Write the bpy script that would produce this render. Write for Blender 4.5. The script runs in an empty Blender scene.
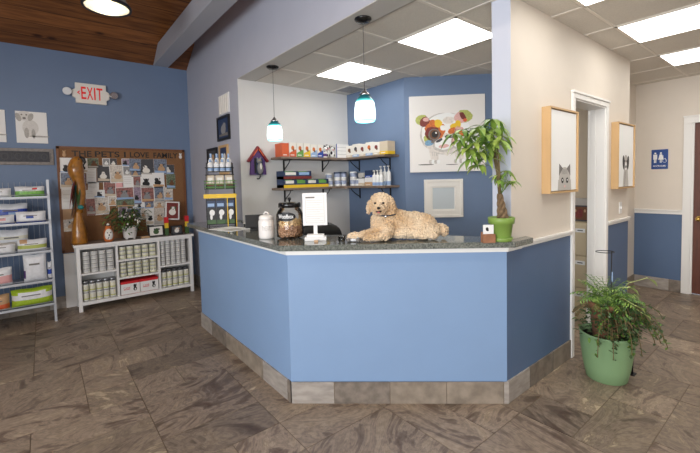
import bpy, bmesh, math, random
from mathutils import Vector, Matrix, Euler
PI = math.pi
R = math.radians
random.seed(7)
scene = bpy.context.scene
COL = scene.collection

# ---------------------------------------------------------------- camera, world, lights, exposure
cam_d = bpy.data.cameras.new('camera')
cam = bpy.data.objects.new('camera', cam_d); COL.objects.link(cam)
scene.camera = cam
F_PX, CX, CY = 381.8, 345.8, 200.5
cam_d.sensor_fit = 'HORIZONTAL'; cam_d.sensor_width = 36.0
cam_d.lens = F_PX / 700.0 * 36.0
cam_d.shift_x = (350.0 - CX) / 700.0
cam_d.shift_y = -(226.5 - CY) / 700.0
cam_d.clip_start = 0.05; cam_d.clip_end = 100
ya, pi_, ro = R(38.42), R(2.87), R(-1.39)
fw = Vector((math.sin(ya)*math.cos(pi_), math.cos(ya)*math.cos(pi_), -math.sin(pi_)))
r0 = Vector((math.cos(ya), -math.sin(ya), 0)); u0 = r0.cross(fw)
rt = math.cos(ro)*r0 + math.sin(ro)*u0; up = -math.sin(ro)*r0 + math.cos(ro)*u0
m = Matrix((rt, up, -fw)).transposed().to_4x4(); m.translation = Vector((0, 0, 1.5))
cam.matrix_world = m

world = bpy.data.worlds.new('world'); scene.world = world; world.use_nodes = True
bg = world.node_tree.nodes['Background']
bg.inputs['Color'].default_value = (0.75, 0.86, 1.0, 1); bg.inputs['Strength'].default_value = 1.0

def area(name, loc, rot, sx, sy, power, col):
    l = bpy.data.lights.new(name, 'AREA'); l.shape = 'RECTANGLE'; l.size = sx; l.size_y = sy
    l.energy = power; l.color = col
    o = bpy.data.objects.new(name, l); COL.objects.link(o); o.location = loc; o.rotation_euler = rot
    return o
DAY_SIDE, DAY_FRONT = 240.0, 26.0  # area lights added inside unseen windows, standing in for daylight on the desk
area('unseen_window_light', (-2.9, -0.3, 1.65), (0, R(-90), 0), 1.7, 3.6, DAY_SIDE, (0.95, 0.97, 1.0))
area('unseen_window_light_front', (-0.6, -2.7, 1.6), (R(90), 0, 0), 2.6, 1.7, DAY_FRONT, (0.95, 0.97, 1.0))
PANEL_E = 4.9
OFFICE_PANEL_E = 7.6
LAMP_E = 14.0
ADDED_LAMP_W = 34.0
scene.view_settings.view_transform = 'Standard'
scene.view_settings.look = 'None'
scene.view_settings.gamma = 1.0
scene.view_settings.use_curve_mapping = False
scene.view_settings.exposure = 0.0
scene.cycles.use_denoising = True
scene.cycles.max_bounces = 8
scene.cycles.diffuse_bounces = 5

# ---------------------------------------------------------------- materials
def lin(c):
    return tuple(((v/255.0)/12.92 if v/255.0 <= 0.04045 else ((v/255.0+0.055)/1.055)**2.4) for v in c)
M = {}
def mat(name, rgb, rough=0.6, metal=0.0, noise=0.0, nscale=20.0, bump=0.0, emit=0.0, trans=0.0, spec=0.5, coat=0.0, rgb2=None, stretch=(1,1,1), sheen=0.0):
    m = bpy.data.materials.new(name); m.use_nodes = True
    nt = m.node_tree; b = nt.nodes['Principled BSDF']
    c = lin(rgb)
    b.inputs['Base Color'].default_value = (*c, 1)
    b.inputs['Roughness'].default_value = rough; b.inputs['Metallic'].default_value = metal
    b.inputs['Specular IOR Level'].default_value = spec
    b.inputs['Coat Weight'].default_value = coat
    b.inputs['Sheen Weight'].default_value = sheen
    if trans: b.inputs['Transmission Weight'].default_value = trans
    if emit:
        b.inputs['Emission Color'].default_value = (*c, 1); b.inputs['Emission Strength'].default_value = emit
    if noise or bump or rgb2:
        tc = nt.nodes.new('ShaderNodeTexCoord'); mp = nt.nodes.new('ShaderNodeMapping')
        mp.inputs['Scale'].default_value = stretch
        nt.links.new(tc.outputs['Object'], mp.inputs[0])
        n = nt.nodes.new('ShaderNodeTexNoise'); n.inputs['Scale'].default_value = nscale; n.inputs['Detail'].default_value = 6
        nt.links.new(mp.outputs[0], n.inputs['Vector'])
        cr = nt.nodes.new('ShaderNodeValToRGB')
        c2 = lin(rgb2) if rgb2 else tuple(v*(1+noise) for v in c)
        c1 = c if rgb2 else tuple(v*(1-noise) for v in c)
        cr.color_ramp.elements[0].position = 0.35; cr.color_ramp.elements[1].position = 0.65
        cr.color_ramp.elements[0].color = (*c1, 1); cr.color_ramp.elements[1].color = (*c2, 1)
        nt.links.new(n.outputs['Fac'], cr.inputs[0])
        nt.links.new(cr.outputs[0], b.inputs['Base Color'])
        if bump:
            bp = nt.nodes.new('ShaderNodeBump'); bp.inputs['Strength'].default_value = bump; bp.inputs['Distance'].default_value = 0.01
            nt.links.new(n.outputs['Fac'], bp.inputs['Height']); nt.links.new(bp.outputs[0], b.inputs['Normal'])
    M[name] = m
    return m

mat('blue_wall', (108, 128, 158), 0.55, noise=0.02, nscale=3)
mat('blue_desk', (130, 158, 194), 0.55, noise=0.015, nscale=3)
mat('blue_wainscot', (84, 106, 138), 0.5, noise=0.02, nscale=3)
mat('grey_wall', (178, 180, 192), 0.6, noise=0.015, nscale=4)
mat('white_wall', (222, 221, 219), 0.6, noise=0.01, nscale=4)
mat('cream_wall', (219, 209, 196), 0.6, noise=0.015, nscale=4)
mat('pillar_white', (206, 210, 224), 0.55)
mat('trim_white', (232, 230, 226), 0.4)
mat('soffit', (196, 194, 190), 0.7)
mat('beam_grey', (172, 173, 180), 0.6)
mat('ceiling_tile', (214, 209, 200), 0.85, noise=0.05, nscale=120, bump=0.2)
mat('ceiling_bar', (226, 220, 210), 0.5)
mat('ceiling_gap', (168, 162, 154), 0.7)
mat('panel_light', (255, 253, 248), 0.5, emit=PANEL_E)
mat('panel_light_office', (255, 253, 248), 0.5, emit=OFFICE_PANEL_E)
mat('baseboard_tile', (160, 152, 144), 0.45, noise=0.18, nscale=9, stretch=(1, 1, 3))
mat('baseboard_tile2', (122, 112, 102), 0.45, noise=0.28, nscale=16)
mat('baseboard_tile3', (142, 130, 116), 0.45, noise=0.22, nscale=11)
mat('grout', (118, 104, 88), 0.8)
mat('white', (235, 234, 232), 0.45)
mat('white_gloss', (240, 240, 240), 0.18, coat=0.4)
mat('paper', (238, 238, 236), 0.7)
mat('top_taupe', (150, 142, 138), 0.35)
mat('offwhite', (234, 230, 222), 0.5)
mat('black', (22, 22, 24), 0.45)
mat('black_gloss', (16, 16, 18), 0.15)
mat('dark_metal', (46, 46, 48), 0.35, metal=0.7)
mat('chrome', (190, 190, 192), 0.18, metal=1.0)
mat('grey_metal', (196, 200, 206), 0.35, metal=0.3)
mat('brass', (212, 176, 96), 0.25, metal=1.0)
mat('grey', (140, 140, 142), 0.6)
mat('dark_grey', (70, 70, 74), 0.6)
mat('red', (206, 32, 40), 0.5)
mat('exit_red', (226, 20, 24), 0.5, emit=0.15)
mat('roof_red', (132, 32, 42), 0.5)
mat('orange', (214, 98, 58), 0.5)
mat('yellow', (232, 192, 44), 0.5)
mat('lime', (168, 196, 50), 0.5, noise=0.12, nscale=60)
mat('green', (106, 160, 78), 0.5)
mat('teal', (30, 122, 122), 0.4)
mat('blue', (44, 78, 160), 0.45)
mat('navy', (40, 58, 92), 0.5)
mat('light_blue', (150, 178, 214), 0.45)
mat('purple', (88, 60, 120), 0.6)
mat('pink', (228, 170, 170), 0.55)
mat('brown', (110, 72, 44), 0.6)
mat('tan', (196, 158, 120), 0.6)
mat('beige', (208, 194, 172), 0.6)
mat('cork', (132, 94, 62), 0.9, noise=0.18, nscale=180, bump=0.3)
mat('board_frame', (120, 76, 44), 0.5, noise=0.1, nscale=20)
mat('pine_frame', (200, 164, 116), 0.5, noise=0.08, nscale=12, stretch=(1, 1, 0.15))
mat('walnut', (96, 52, 36), 0.45, noise=0.15, nscale=10, stretch=(4, 4, 0.5))
mat('shelf_wood', (128, 110, 96), 0.6, noise=0.2, nscale=14, stretch=(1, 1, 6))
mat('wood_gold', (158, 104, 34), 0.28, noise=0.25, nscale=18, coat=0.5)
mat('wood_dark', (92, 56, 22), 0.35, noise=0.2, nscale=18, coat=0.4)
mat('can_side', (222, 222, 216), 0.4)
mat('can_label', (220, 218, 200), 0.5)
mat('can_band', (186, 188, 112), 0.5)
mat('can_label_grey', (196, 196, 196), 0.5)
mat('can_rim', (150, 152, 156), 0.3, metal=0.8)
mat('ceramic', (240, 236, 232), 0.25, coat=0.5)
mat('sage_pot', (128, 160, 116), 0.55)
mat('lime_pot', (128, 158, 74), 0.4)
mat('soil', (52, 38, 28), 0.95, noise=0.3, nscale=60)
mat('leaf_bright', (138, 168, 74), 0.45, noise=0.2, nscale=14)
mat('leaf_lime', (168, 190, 92), 0.45, noise=0.15, nscale=14)
mat('leaf_mid', (98, 134, 56), 0.45, noise=0.22, nscale=14)
mat('leaf_dark', (62, 92, 50), 0.5, noise=0.28, nscale=16)
mat('leaf_jade', (78, 100, 62), 0.5, noise=0.25, nscale=18)
mat('leaf_pale', (196, 208, 132), 0.5, noise=0.12, nscale=20)
mat('stem', (112, 96, 62), 0.7, noise=0.2, nscale=60)
mat('bark', (120, 98, 72), 0.85, noise=0.3, nscale=60, bump=0.6)
mat('stem_green', (96, 130, 60), 0.6)
mat('terracotta', (150, 104, 76), 0.8, noise=0.15, nscale=30)
mat('file_beige', (206, 190, 158), 0.45)
mat('kibble', (200, 158, 124), 0.8, noise=0.2, nscale=90)
mat('biscuit', (242, 210, 158), 0.8, noise=0.12, nscale=60)
mat('nose', (26, 18, 18), 0.3)
mat('tongue', (190, 110, 104), 0.5)
mat('sign_blue', (32, 70, 138), 0.45)
mat('slate', (52, 54, 62), 0.5, noise=0.35, nscale=60, bump=0.5)
mat('stone_frame', (140, 134, 130), 0.7, noise=0.12, nscale=40)
mat('sketch', (120, 116, 112), 0.8)
mat('ph_mauve', (150, 132, 150), .4, noise=.4, nscale=45)
mat('ph_green', (104, 116, 92), .4, noise=.45, nscale=45)
mat('ph_pale', (206, 198, 188), .4, noise=.25, nscale=45)
mat('ph_red', (146, 98, 92), .4, noise=.45, nscale=45)
mat('ph_blue', (112, 122, 140), .4, noise=.45, nscale=45)
mat('tub_band', (150, 160, 184), .4)
mat('pencil_pale', (218, 216, 212), 0.8, noise=.06, nscale=60)
mat('pencil_mid', (178, 175, 170), 0.8, noise=.12, nscale=60)
mat('sketch_light', (186, 182, 176), 0.8)
mat('sketch_dark', (60, 56, 54), 0.8)
mat('paint_cream', (234, 230, 226), 0.6)
mat('paint_orange', (204, 110, 50), 0.6, noise=0.2, nscale=60)
mat('paint_maroon', (120, 48, 44), 0.6, noise=0.2, nscale=60)
mat('paint_green', (176, 182, 100), 0.6, noise=0.15, nscale=60)
mat('paint_pink', (222, 176, 170), 0.6, noise=0.08, nscale=60)
mat('paint_grey', (196, 190, 184), 0.6, noise=0.15, nscale=30)
mat('paint_pale', (222, 214, 206), 0.6, noise=0.12, nscale=30)
mat('paint_blue', (120, 160, 190), 0.6, noise=0.15, nscale=60)
mat('frosted', (196, 204, 208), 0.35)
mat('sheet_steel', (170, 172, 176), 0.3, metal=0.9)
mat('plastic_clear_white', (224, 228, 232), 0.3)

def fur():
    m = mat('fur', (214, 184, 146), 0.95, sheen=0.35, spec=0.1)
    nt = m.node_tree; b = nt.nodes['Principled BSDF']
    tc = nt.nodes.new('ShaderNodeTexCoord')
    n1 = nt.nodes.new('ShaderNodeTexNoise'); n1.inputs['Scale'].default_value = 7; n1.inputs['Detail'].default_value = 3
    n2 = nt.nodes.new('ShaderNodeTexVoronoi'); n2.inputs['Scale'].default_value = 80
    cr = nt.nodes.new('ShaderNodeValToRGB')
    cr.color_ramp.elements[0].color = (*lin((202, 168, 128)), 1); cr.color_ramp.elements[1].color = (*lin((232, 208, 176)), 1)
    cr.color_ramp.elements[0].position = .35; cr.color_ramp.elements[1].position = .62
    bp = nt.nodes.new('ShaderNodeBump'); bp.inputs['Strength'].default_value = 0.9; bp.inputs['Distance'].default_value = 0.010
    bp.invert = True
    for n in (n1, n2): nt.links.new(tc.outputs['Object'], n.inputs['Vector'])
    nt.links.new(n1.outputs['Fac'], cr.inputs[0]); nt.links.new(cr.outputs[0], b.inputs['Base Color'])
    nt.links.new(n2.outputs['Distance'], bp.inputs['Height']); nt.links.new(bp.outputs[0], b.inputs['Normal'])
fur()

def granite():
    m = mat('granite', (80, 82, 80), 0.12, coat=0.3)
    nt = m.node_tree; b = nt.nodes['Principled BSDF']
    tc = nt.nodes.new('ShaderNodeTexCoord')
    n1 = nt.nodes.new('ShaderNodeTexNoise'); n1.inputs['Scale'].default_value = 90; n1.inputs['Detail'].default_value = 8; n1.inputs['Roughness'].default_value = .8
    cr = nt.nodes.new('ShaderNodeValToRGB'); e = cr.color_ramp.elements
    e[0].color = (*lin((56, 60, 58)), 1); e[0].position = .38
    e[1].color = (*lin((150, 152, 142)), 1); e[1].position = .68
    k = e.new(.5); k.color = (*lin((104, 108, 102)), 1)
    nt.links.new(tc.outputs['Object'], n1.inputs['Vector']); nt.links.new(n1.outputs['Fac'], cr.inputs[0]); nt.links.new(cr.outputs[0], b.inputs['Base Color'])
granite()

def floor_mat():
    m = mat('floor_tile', (120, 104, 88), 0.32)
    nt = m.node_tree; b = nt.nodes['Principled BSDF']; N = nt.nodes.new; L = nt.links.new
    tc = N('ShaderNodeTexCoord'); at = N('ShaderNodeAttribute'); at.attribute_name = 'tile'
    sp = N('ShaderNodeSeparateColor'); L(at.outputs['Color'], sp.inputs[0])
    off = N('ShaderNodeVectorMath'); off.operation = 'MULTIPLY_ADD'
    off.inputs[1].default_value = (37, 53, 11); L(at.outputs['Color'], off.inputs[0]); L(tc.outputs['Object'], off.inputs[2])
    vr = N('ShaderNodeVectorRotate'); vr.rotation_type = 'Z_AXIS'; L(off.outputs[0], vr.inputs['Vector'])
    ang = N('ShaderNodeMath'); ang.operation = 'MULTIPLY_ADD'; ang.inputs[1].default_value = 1.5; ang.inputs[2].default_value = -.35
    L(sp.outputs[2], ang.inputs[0]); L(ang.outputs[0], vr.inputs['Angle'])
    mp = N('ShaderNodeMapping'); mp.inputs['Scale'].default_value = (1.6, 3.4, 1); L(vr.outputs[0], mp.inputs[0])
    n1 = N('ShaderNodeTexNoise'); n1.inputs['Scale'].default_value = 1.25; n1.inputs['Detail'].default_value = 9; n1.inputs['Roughness'].default_value = .62; n1.inputs['Distortion'].default_value = 2.6
    L(mp.outputs[0], n1.inputs['Vector'])
    n2 = N('ShaderNodeTexNoise'); n2.inputs['Scale'].default_value = 30; n2.inputs['Detail'].default_value = 8; L(off.outputs[0], n2.inputs['Vector'])
    cr = N('ShaderNodeValToRGB'); e = cr.color_ramp.elements
    e[0].position = .28; e[0].color = (*lin((84, 66, 54)), 1)
    e[1].position = .78; e[1].color = (*lin((186, 168, 144)), 1)
    for p, c in ((.40, (106, 92, 80)), (.47, (140, 124, 108)), (.52, (120, 106, 92)), (.57, (148, 132, 114)), (.63, (130, 114, 96)), (.68, (174, 158, 134))):
        k = e.new(p); k.color = (*lin(c), 1)
    ad = N('ShaderNodeMath'); ad.operation = 'MULTIPLY_ADD'; ad.inputs[1].default_value = .10; L(sp.outputs[0], ad.inputs[0]); L(n1.outputs['Fac'], ad.inputs[2])
    ad2 = N('ShaderNodeMath'); ad2.operation = 'SUBTRACT'; ad2.inputs[1].default_value = .05; L(ad.outputs[0], ad2.inputs[0])
    L(ad2.outputs[0], cr.inputs[0])
    mx = N('ShaderNodeMix'); mx.data_type = 'RGBA'; mx.blend_type = 'MULTIPLY'; mx.inputs[0].default_value = .55
    cr2 = N('ShaderNodeValToRGB'); cr2.color_ramp.elements[0].position = .35; cr2.color_ramp.elements[0].color = (.55, .53, .5, 1); cr2.color_ramp.elements[1].position = .6; cr2.color_ramp.elements[1].color = (1, 1, 1, 1)
    L(n2.outputs['Fac'], cr2.inputs[0]); L(cr.outputs[0], mx.inputs[6]); L(cr2.outputs[0], mx.inputs[7])
    hv = N('ShaderNodeHueSaturation'); L(mx.outputs[2], hv.inputs['Color'])
    vv = N('ShaderNodeMath'); vv.operation = 'MULTIPLY_ADD'; vv.inputs[1].default_value = .62; vv.inputs[2].default_value = .98; L(sp.outputs[1], vv.inputs[0]); L(vv.outputs[0], hv.inputs['Value'])
    L(hv.outputs[0], b.inputs['Base Color'])
    bp = N('ShaderNodeBump'); bp.inputs['Strength'].default_value = .25; bp.inputs['Distance'].default_value = .004; L(n1.outputs['Fac'], bp.inputs['Height']); L(bp.outputs[0], b.inputs['Normal'])
    rr = N('ShaderNodeMath'); rr.operation = 'MULTIPLY_ADD'; rr.inputs[1].default_value = .3; rr.inputs[2].default_value = .28; L(n2.outputs['Fac'], rr.inputs[0]); L(rr.outputs[0], b.inputs['Roughness'])
floor_mat()

def plank_mat():
    m = mat('ceiling_wood', (110, 66, 34), 0.5)
    nt = m.node_tree; b = nt.nodes['Principled BSDF']; N = nt.nodes.new; L = nt.links.new
    tc = N('ShaderNodeTexCoord'); s = N('ShaderNodeSeparateXYZ'); L(tc.outputs['Object'], s.inputs[0])
    d = N('ShaderNodeMath'); d.operation = 'DIVIDE'; d.inputs[1].default_value = .185; L(s.outputs[1], d.inputs[0])
    fl = N('ShaderNodeMath'); fl.operation = 'FLOOR'; L(d.outputs[0], fl.inputs[0])
    fr = N('ShaderNodeMath'); fr.operation = 'FRACT'; L(d.outputs[0], fr.inputs[0])
    wn = N('ShaderNodeTexWhiteNoise'); wn.noise_dimensions = '1D'; L(fl.outputs[0], wn.inputs['W'])
    cmb = N('ShaderNodeCombineXYZ'); L(wn.outputs['Value'], cmb.inputs[2])
    va = N('ShaderNodeVectorMath'); va.operation = 'MULTIPLY_ADD'; va.inputs[1].default_value = (9, 9, 9); L(wn.outputs['Color'], va.inputs[0]); L(tc.outputs['Object'], va.inputs[2])
    mp = N('ShaderNodeMapping'); mp.inputs['Scale'].default_value = (.8, 9, 1); L(va.outputs[0], mp.inputs[0])
    n = N('ShaderNodeTexNoise'); n.inputs['Scale'].default_value = 3; n.inputs['Detail'].default_value = 7; n.inputs['Distortion'].default_value = .6; L(mp.outputs[0], n.inputs['Vector'])
    cr = N('ShaderNodeValToRGB'); e = cr.color_ramp.elements
    e[0].position = .3; e[0].color = (*lin((92, 54, 26)), 1); e[1].position = .7; e[1].color = (*lin((148, 94, 50)), 1)
    L(n.outputs['Fac'], cr.inputs[0])
    # knots
    mp2 = N('ShaderNodeMapping'); mp2.inputs['Scale'].default_value = (2.2, 5.4, 1); L(va.outputs[0], mp2.inputs[0])
    vo = N('ShaderNodeTexVoronoi'); vo.inputs['Scale'].default_value = .85; L(mp2.outputs[0], vo.inputs['Vector'])
    kc = N('ShaderNodeValToRGB'); kc.color_ramp.elements[0].position = .05; kc.color_ramp.elements[0].color = (.18, .12, .08, 1); kc.color_ramp.elements[1].position = .13; kc.color_ramp.elements[1].color = (1, 1, 1, 1)
    L(vo.outputs['Distance'], kc.inputs[0])
    mx = N('ShaderNodeMix'); mx.data_type = 'RGBA'; mx.blend_type = 'MULTIPLY'; mx.inputs[0].default_value = 1; L(cr.outputs[0], mx.inputs[6]); L(kc.outputs[0], mx.inputs[7])
    hv = N('ShaderNodeHueSaturation'); L(mx.outputs[2], hv.inputs['Color'])
    vv = N('ShaderNodeMath'); vv.operation = 'MULTIPLY_ADD'; vv.inputs[1].default_value = .5; vv.inputs[2].default_value = .72; L(wn.outputs['Value'], vv.inputs[0]); L(vv.outputs[0], hv.inputs['Value'])
    gp = N('ShaderNodeMath'); gp.operation = 'GREATER_THAN'; gp.inputs[1].default_value = .045; L(fr.outputs[0], gp.inputs[0])
    g2 = N('ShaderNodeMath'); g2.operation = 'MULTIPLY_ADD'; g2.inputs[1].default_value = .7; g2.inputs[2].default_value = .3; L(gp.outputs[0], g2.inputs[0])
    mx2 = N('ShaderNodeMix'); mx2.data_type = 'RGBA'; mx2.blend_type = 'MULTIPLY'; mx2.inputs[0].default_value = 1; L(hv.outputs[0], mx2.inputs[6]); L(g2.outputs[0], mx2.inputs[7])
    L(mx2.outputs[2], b.inputs['Base Color'])
plank_mat()

def glass_mat(name, tint, alpha_mix):
    m = bpy.data.materials.new(name); m.use_nodes = True; nt = m.node_tree
    nt.nodes.clear(); N = nt.nodes.new; L = nt.links.new
    out = N('ShaderNodeOutputMaterial'); tr = N('ShaderNodeBsdfTransparent'); tr.inputs[0].default_value = (*tint, 1)
    gl = N('ShaderNodeBsdfGlossy'); gl.inputs['Roughness'].default_value = .04
    mx = N('ShaderNodeMixShader'); fz = N('ShaderNodeFresnel'); fz.inputs[0].default_value = 1.45
    ad = N('ShaderNodeMath'); ad.operation = 'ADD'; ad.inputs[1].default_value = alpha_mix; L(fz.outputs[0], ad.inputs[0])
    L(ad.outputs[0], mx.inputs[0]); L(tr.outputs[0], mx.inputs[1]); L(gl.outputs[0], mx.inputs[2]); L(mx.outputs[0], out.inputs[0])
    M[name] = m
glass_mat('glass', (.985, .99, .99), .0)

def shade_mat():
    # pendant glass: opal white body fading to teal at the neck and the lip (object z runs 0..0.2)
    m = mat('opal', (226, 246, 248), 0.25)
    nt = m.node_tree; b = nt.nodes['Principled BSDF']; N = nt.nodes.new; L = nt.links.new
    tc = N('ShaderNodeTexCoord'); s = N('ShaderNodeSeparateXYZ'); L(tc.outputs['Object'], s.inputs[0])
    cr = N('ShaderNodeValToRGB'); e = cr.color_ramp.elements
    mr = N('ShaderNodeMapRange'); mr.inputs['From Min'].default_value = 0; mr.inputs['From Max'].default_value = .2; L(s.outputs[2], mr.inputs[0]); L(mr.outputs[0], cr.inputs[0])
    e[0].position = 0; e[0].color = (*lin((120, 225, 232)), 1)
    e[1].position = 1; e[1].color = (*lin((20, 60, 66)), 1)
    for p, c in ((.12, (225, 250, 252)), (.66, (236, 250, 250)), (.74, (60, 165, 165)), (.82, (18, 66, 72))):
        k = e.new(p); k.color = (*lin(c), 1)
    L(cr.outputs[0], b.inputs['Base Color']); L(cr.outputs[0], b.inputs['Emission Color']); b.inputs['Emission Strength'].default_value = 1.6
shade_mat()
mat('bulb', (255, 226, 170), 0.4, emit=LAMP_E)
mat('reflector', (170, 168, 162), 0.35, metal=0.3)

# ---------------------------------------------------------------- mesh helpers
class MB:
    """collects shapes, builds them as one mesh object"""
    def __init__(s): s.bm = bmesh.new(); s.m = []
    def mi(s, n):
        if n not in s.m: s.m.append(n)
        return s.m.index(n)
    def _fin(s, faces, mname, smooth=False):
        i = s.mi(mname)
        for f in faces: f.material_index = i; f.smooth = smooth
    def box(s, x0, x1, y0, y1, z0, z1, mn, rot=None, piv=None):
        vs = [s.bm.verts.new((x, y, z)) for x in (x0, x1) for y in (y0, y1) for z in (z0, z1)]
        f = [s.bm.faces.new([vs[i] for i in q]) for q in ((0,1,3,2),(4,6,7,5),(0,4,5,1),(2,3,7,6),(0,2,6,4),(1,5,7,3))]
        s._fin(f, mn)
        if rot is not None:
            p = Vector(piv) if piv else Vector(((x0+x1)/2, (y0+y1)/2, (z0+z1)/2))
            mm = Matrix.Translation(p) @ rot.to_matrix().to_4x4() @ Matrix.Translation(-p)
            bmesh.ops.transform(s.bm, matrix=mm, verts=vs)
        return s
    def prism(s, pts, z0, z1, mn, side=None):
        b = [s.bm.verts.new((p[0], p[1], z0)) for p in pts]; t = [s.bm.verts.new((p[0], p[1], z1)) for p in pts]
        n = len(pts)
        s._fin([s.bm.faces.new(t), s.bm.faces.new(b[::-1])], mn)
        s._fin([s.bm.faces.new((b[i], b[(i+1) % n], t[(i+1) % n], t[i])) for i in range(n)], side or mn)
        return s
    def plate(s, pts, y0, y1, mn):
        """outline in x,z extruded along y"""
        a = [s.bm.verts.new((p[0], y0, p[1])) for p in pts]; b = [s.bm.verts.new((p[0], y1, p[1])) for p in pts]
        n = len(pts)
        s._fin([s.bm.faces.new(a), s.bm.faces.new(b[::-1])], mn)
        s._fin([s.bm.faces.new((a[i], b[i], b[(i+1) % n], a[(i+1) % n])) for i in range(n)], mn)
        return s
    def ell(s, cx, cz, rx, rz, y, mn, n=20, th=.0006, rot=0):
        pts = []
        for i in range(n):
            a = 2*PI*i/n; x = rx*math.cos(a); z = rz*math.sin(a)
            pts.append((cx + x*math.cos(rot) - z*math.sin(rot), cz + x*math.sin(rot) + z*math.cos(rot)))
        return s.plate(pts, y-th, y, mn)
    def lathe(s, prof, mn, n=24, c=(0, 0, 0), cap=True, smooth=True, sx=1, sy=1, mats=None):
        rings = []
        for r, z in prof:
            rings.append([s.bm.verts.new((c[0]+r*sx*math.cos(2*PI*i/n), c[1]+r*sy*math.sin(2*PI*i/n), c[2]+z)) for i in range(n)])
        for k in range(len(rings)-1):
            a, b = rings[k], rings[k+1]
            s._fin([s.bm.faces.new((a[i], a[(i+1) % n], b[(i+1) % n], b[i])) for i in range(n)], mats[k] if mats else mn, smooth)
        if cap:
            s._fin([s.bm.faces.new(rings[0][::-1])], mats[0] if mats else mn); s._fin([s.bm.faces.new(rings[-1])], mats[-1] if mats else mn)
        return s
    def tube(s, path, r, mn, n=8, cap=True):
        path = [Vector(p) for p in path]; rings = []
        rs = r if isinstance(r, (list, tuple)) else [r]*len(path)
        prev = None
        for i, p in enumerate(path):
            t = (path[min(i+1, len(path)-1)] - path[max(i-1, 0)]).normalized()
            ref = prev if prev is not None else (Vector((0, 0, 1)) if abs(t.z) < .9 else Vector((1, 0, 0)))
            u = (ref - t*ref.dot(t))
            if u.length < 1e-5: u = Vector((1, 0, 0)).cross(t)
            u.normalize(); v = t.cross(u); prev = u
            rings.append([s.bm.verts.new(p + rs[i]*(math.cos(2*PI*k/n)*u + math.sin(2*PI*k/n)*v)) for k in range(n)])
        for a, b in zip(rings, rings[1:]):
            s._fin([s.bm.faces.new((a[k], a[(k+1) % n], b[(k+1) % n], b[k])) for k in range(n)], mn, True)
        if cap:
            s._fin([s.bm.faces.new(rings[0][::-1]), s.bm.faces.new(rings[-1])], mn)
        return s
    def ball(s, c, r, mn, sub=2, rot=None):
        if not isinstance(r, (list, tuple)): r = (r, r, r)
        mm = Matrix.Translation(Vector(c)) @ (rot.to_matrix().to_4x4() if rot is not None else Matrix()) @ Matrix.Diagonal((*r, 1))
        g = bmesh.ops.create_icosphere(s.bm, subdivisions=sub, radius=1, matrix=mm)
        fs = set(f for v in g['verts'] for f in v.link_faces)
        s._fin(fs, mn, True)
        return s
    def quad(s, pts, mn, smooth=False):
        s._fin([s.bm.faces.new([s.bm.verts.new(p) for p in pts])], mn, smooth); return s
    def leaf(s, base, d, L, W, droop, mn, seg=4, shape=(0.25, 1, .85, .5, 0), fold=.25):
        d = Vector(d).normalized(); side = d.cross(Vector((0, 0, 1)))
        if side.length < .05: side = Vector((1, 0, 0))
        side.normalize(); p = Vector(base); prev = None; cur = d.copy()
        i = s.mi(mn)
        for k in range(seg+1):
            w = W*.5*shape[min(k, len(shape)-1)]
            nrm = side.cross(cur).normalized()
            a = s.bm.verts.new(p - side*w + nrm*w*fold); b_ = s.bm.verts.new(p); c = s.bm.verts.new(p + side*w + nrm*w*fold)
            if prev:
                for q in ((prev[0], prev[1], b_, a), (prev[1], prev[2], c, b_)):
                    f = s.bm.faces.new(q); f.material_index = i; f.smooth = True
            prev = (a, b_, c)
            cur = (cur + Vector((0, 0, -droop/seg))).normalized(); p = p + cur*(L/seg)
        return s
    def text(s, txt, x0, z0, w, h, y, mn, th=.001, bold=0.0):
        cu = bpy.data.curves.new('t', 'FONT'); cu.body = txt; cu.size = 1; cu.offset = bold
        o = bpy.data.objects.new('t', cu); COL.objects.link(o)
        dg = bpy.context.evaluated_depsgraph_get(); me = bpy.data.meshes.new_from_object(o.evaluated_get(dg))
        xs = [v.co.x for v in me.vertices]; ys = [v.co.y for v in me.vertices]
        ax, bx_, ay, by = min(xs), max(xs), min(ys), max(ys)
        tmp = bmesh.new(); tmp.from_mesh(me)
        g = bmesh.ops.extrude_face_region(tmp, geom=tmp.faces[:])
        ev = [v for v in g['geom'] if isinstance(v, bmesh.types.BMVert)]
        for v in ev: v.co.z = 1
        i = s.mi(mn); mp = {}
        for v in tmp.verts:
            mp[v] = s.bm.verts.new((x0 + (v.co.x-ax)/(bx_-ax)*w, y - th*v.co.z, z0 + (v.co.y-ay)/(by-ay)*h))
        for f in tmp.faces:
            try:
                nf = s.bm.faces.new([mp[v] for v in f.verts]); nf.material_index = i
            except ValueError: pass
        tmp.free(); bpy.data.objects.remove(o); bpy.data.meshes.remove(me); bpy.data.curves.remove(cu)
        return s
    def build(s, name, parent=None, loc=None, bevel=0, recalc=True):
        if recalc: bmesh.ops.recalc_face_normals(s.bm, faces=s.bm.faces[:])
        me = bpy.data.meshes.new(name); s.bm.to_mesh(me); s.bm.free()
        for n in s.m: me.materials.append(M[n])
        o = bpy.data.objects.new(name, me); COL.objects.link(o)
        if parent: o.parent = parent
        if loc: o.location = loc
        if bevel:
            b = o.modifiers.new('bevel', 'BEVEL'); b.width = bevel; b.segments = 2; b.limit_method = 'ANGLE'; b.angle_limit = R(40)
        return o

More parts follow.
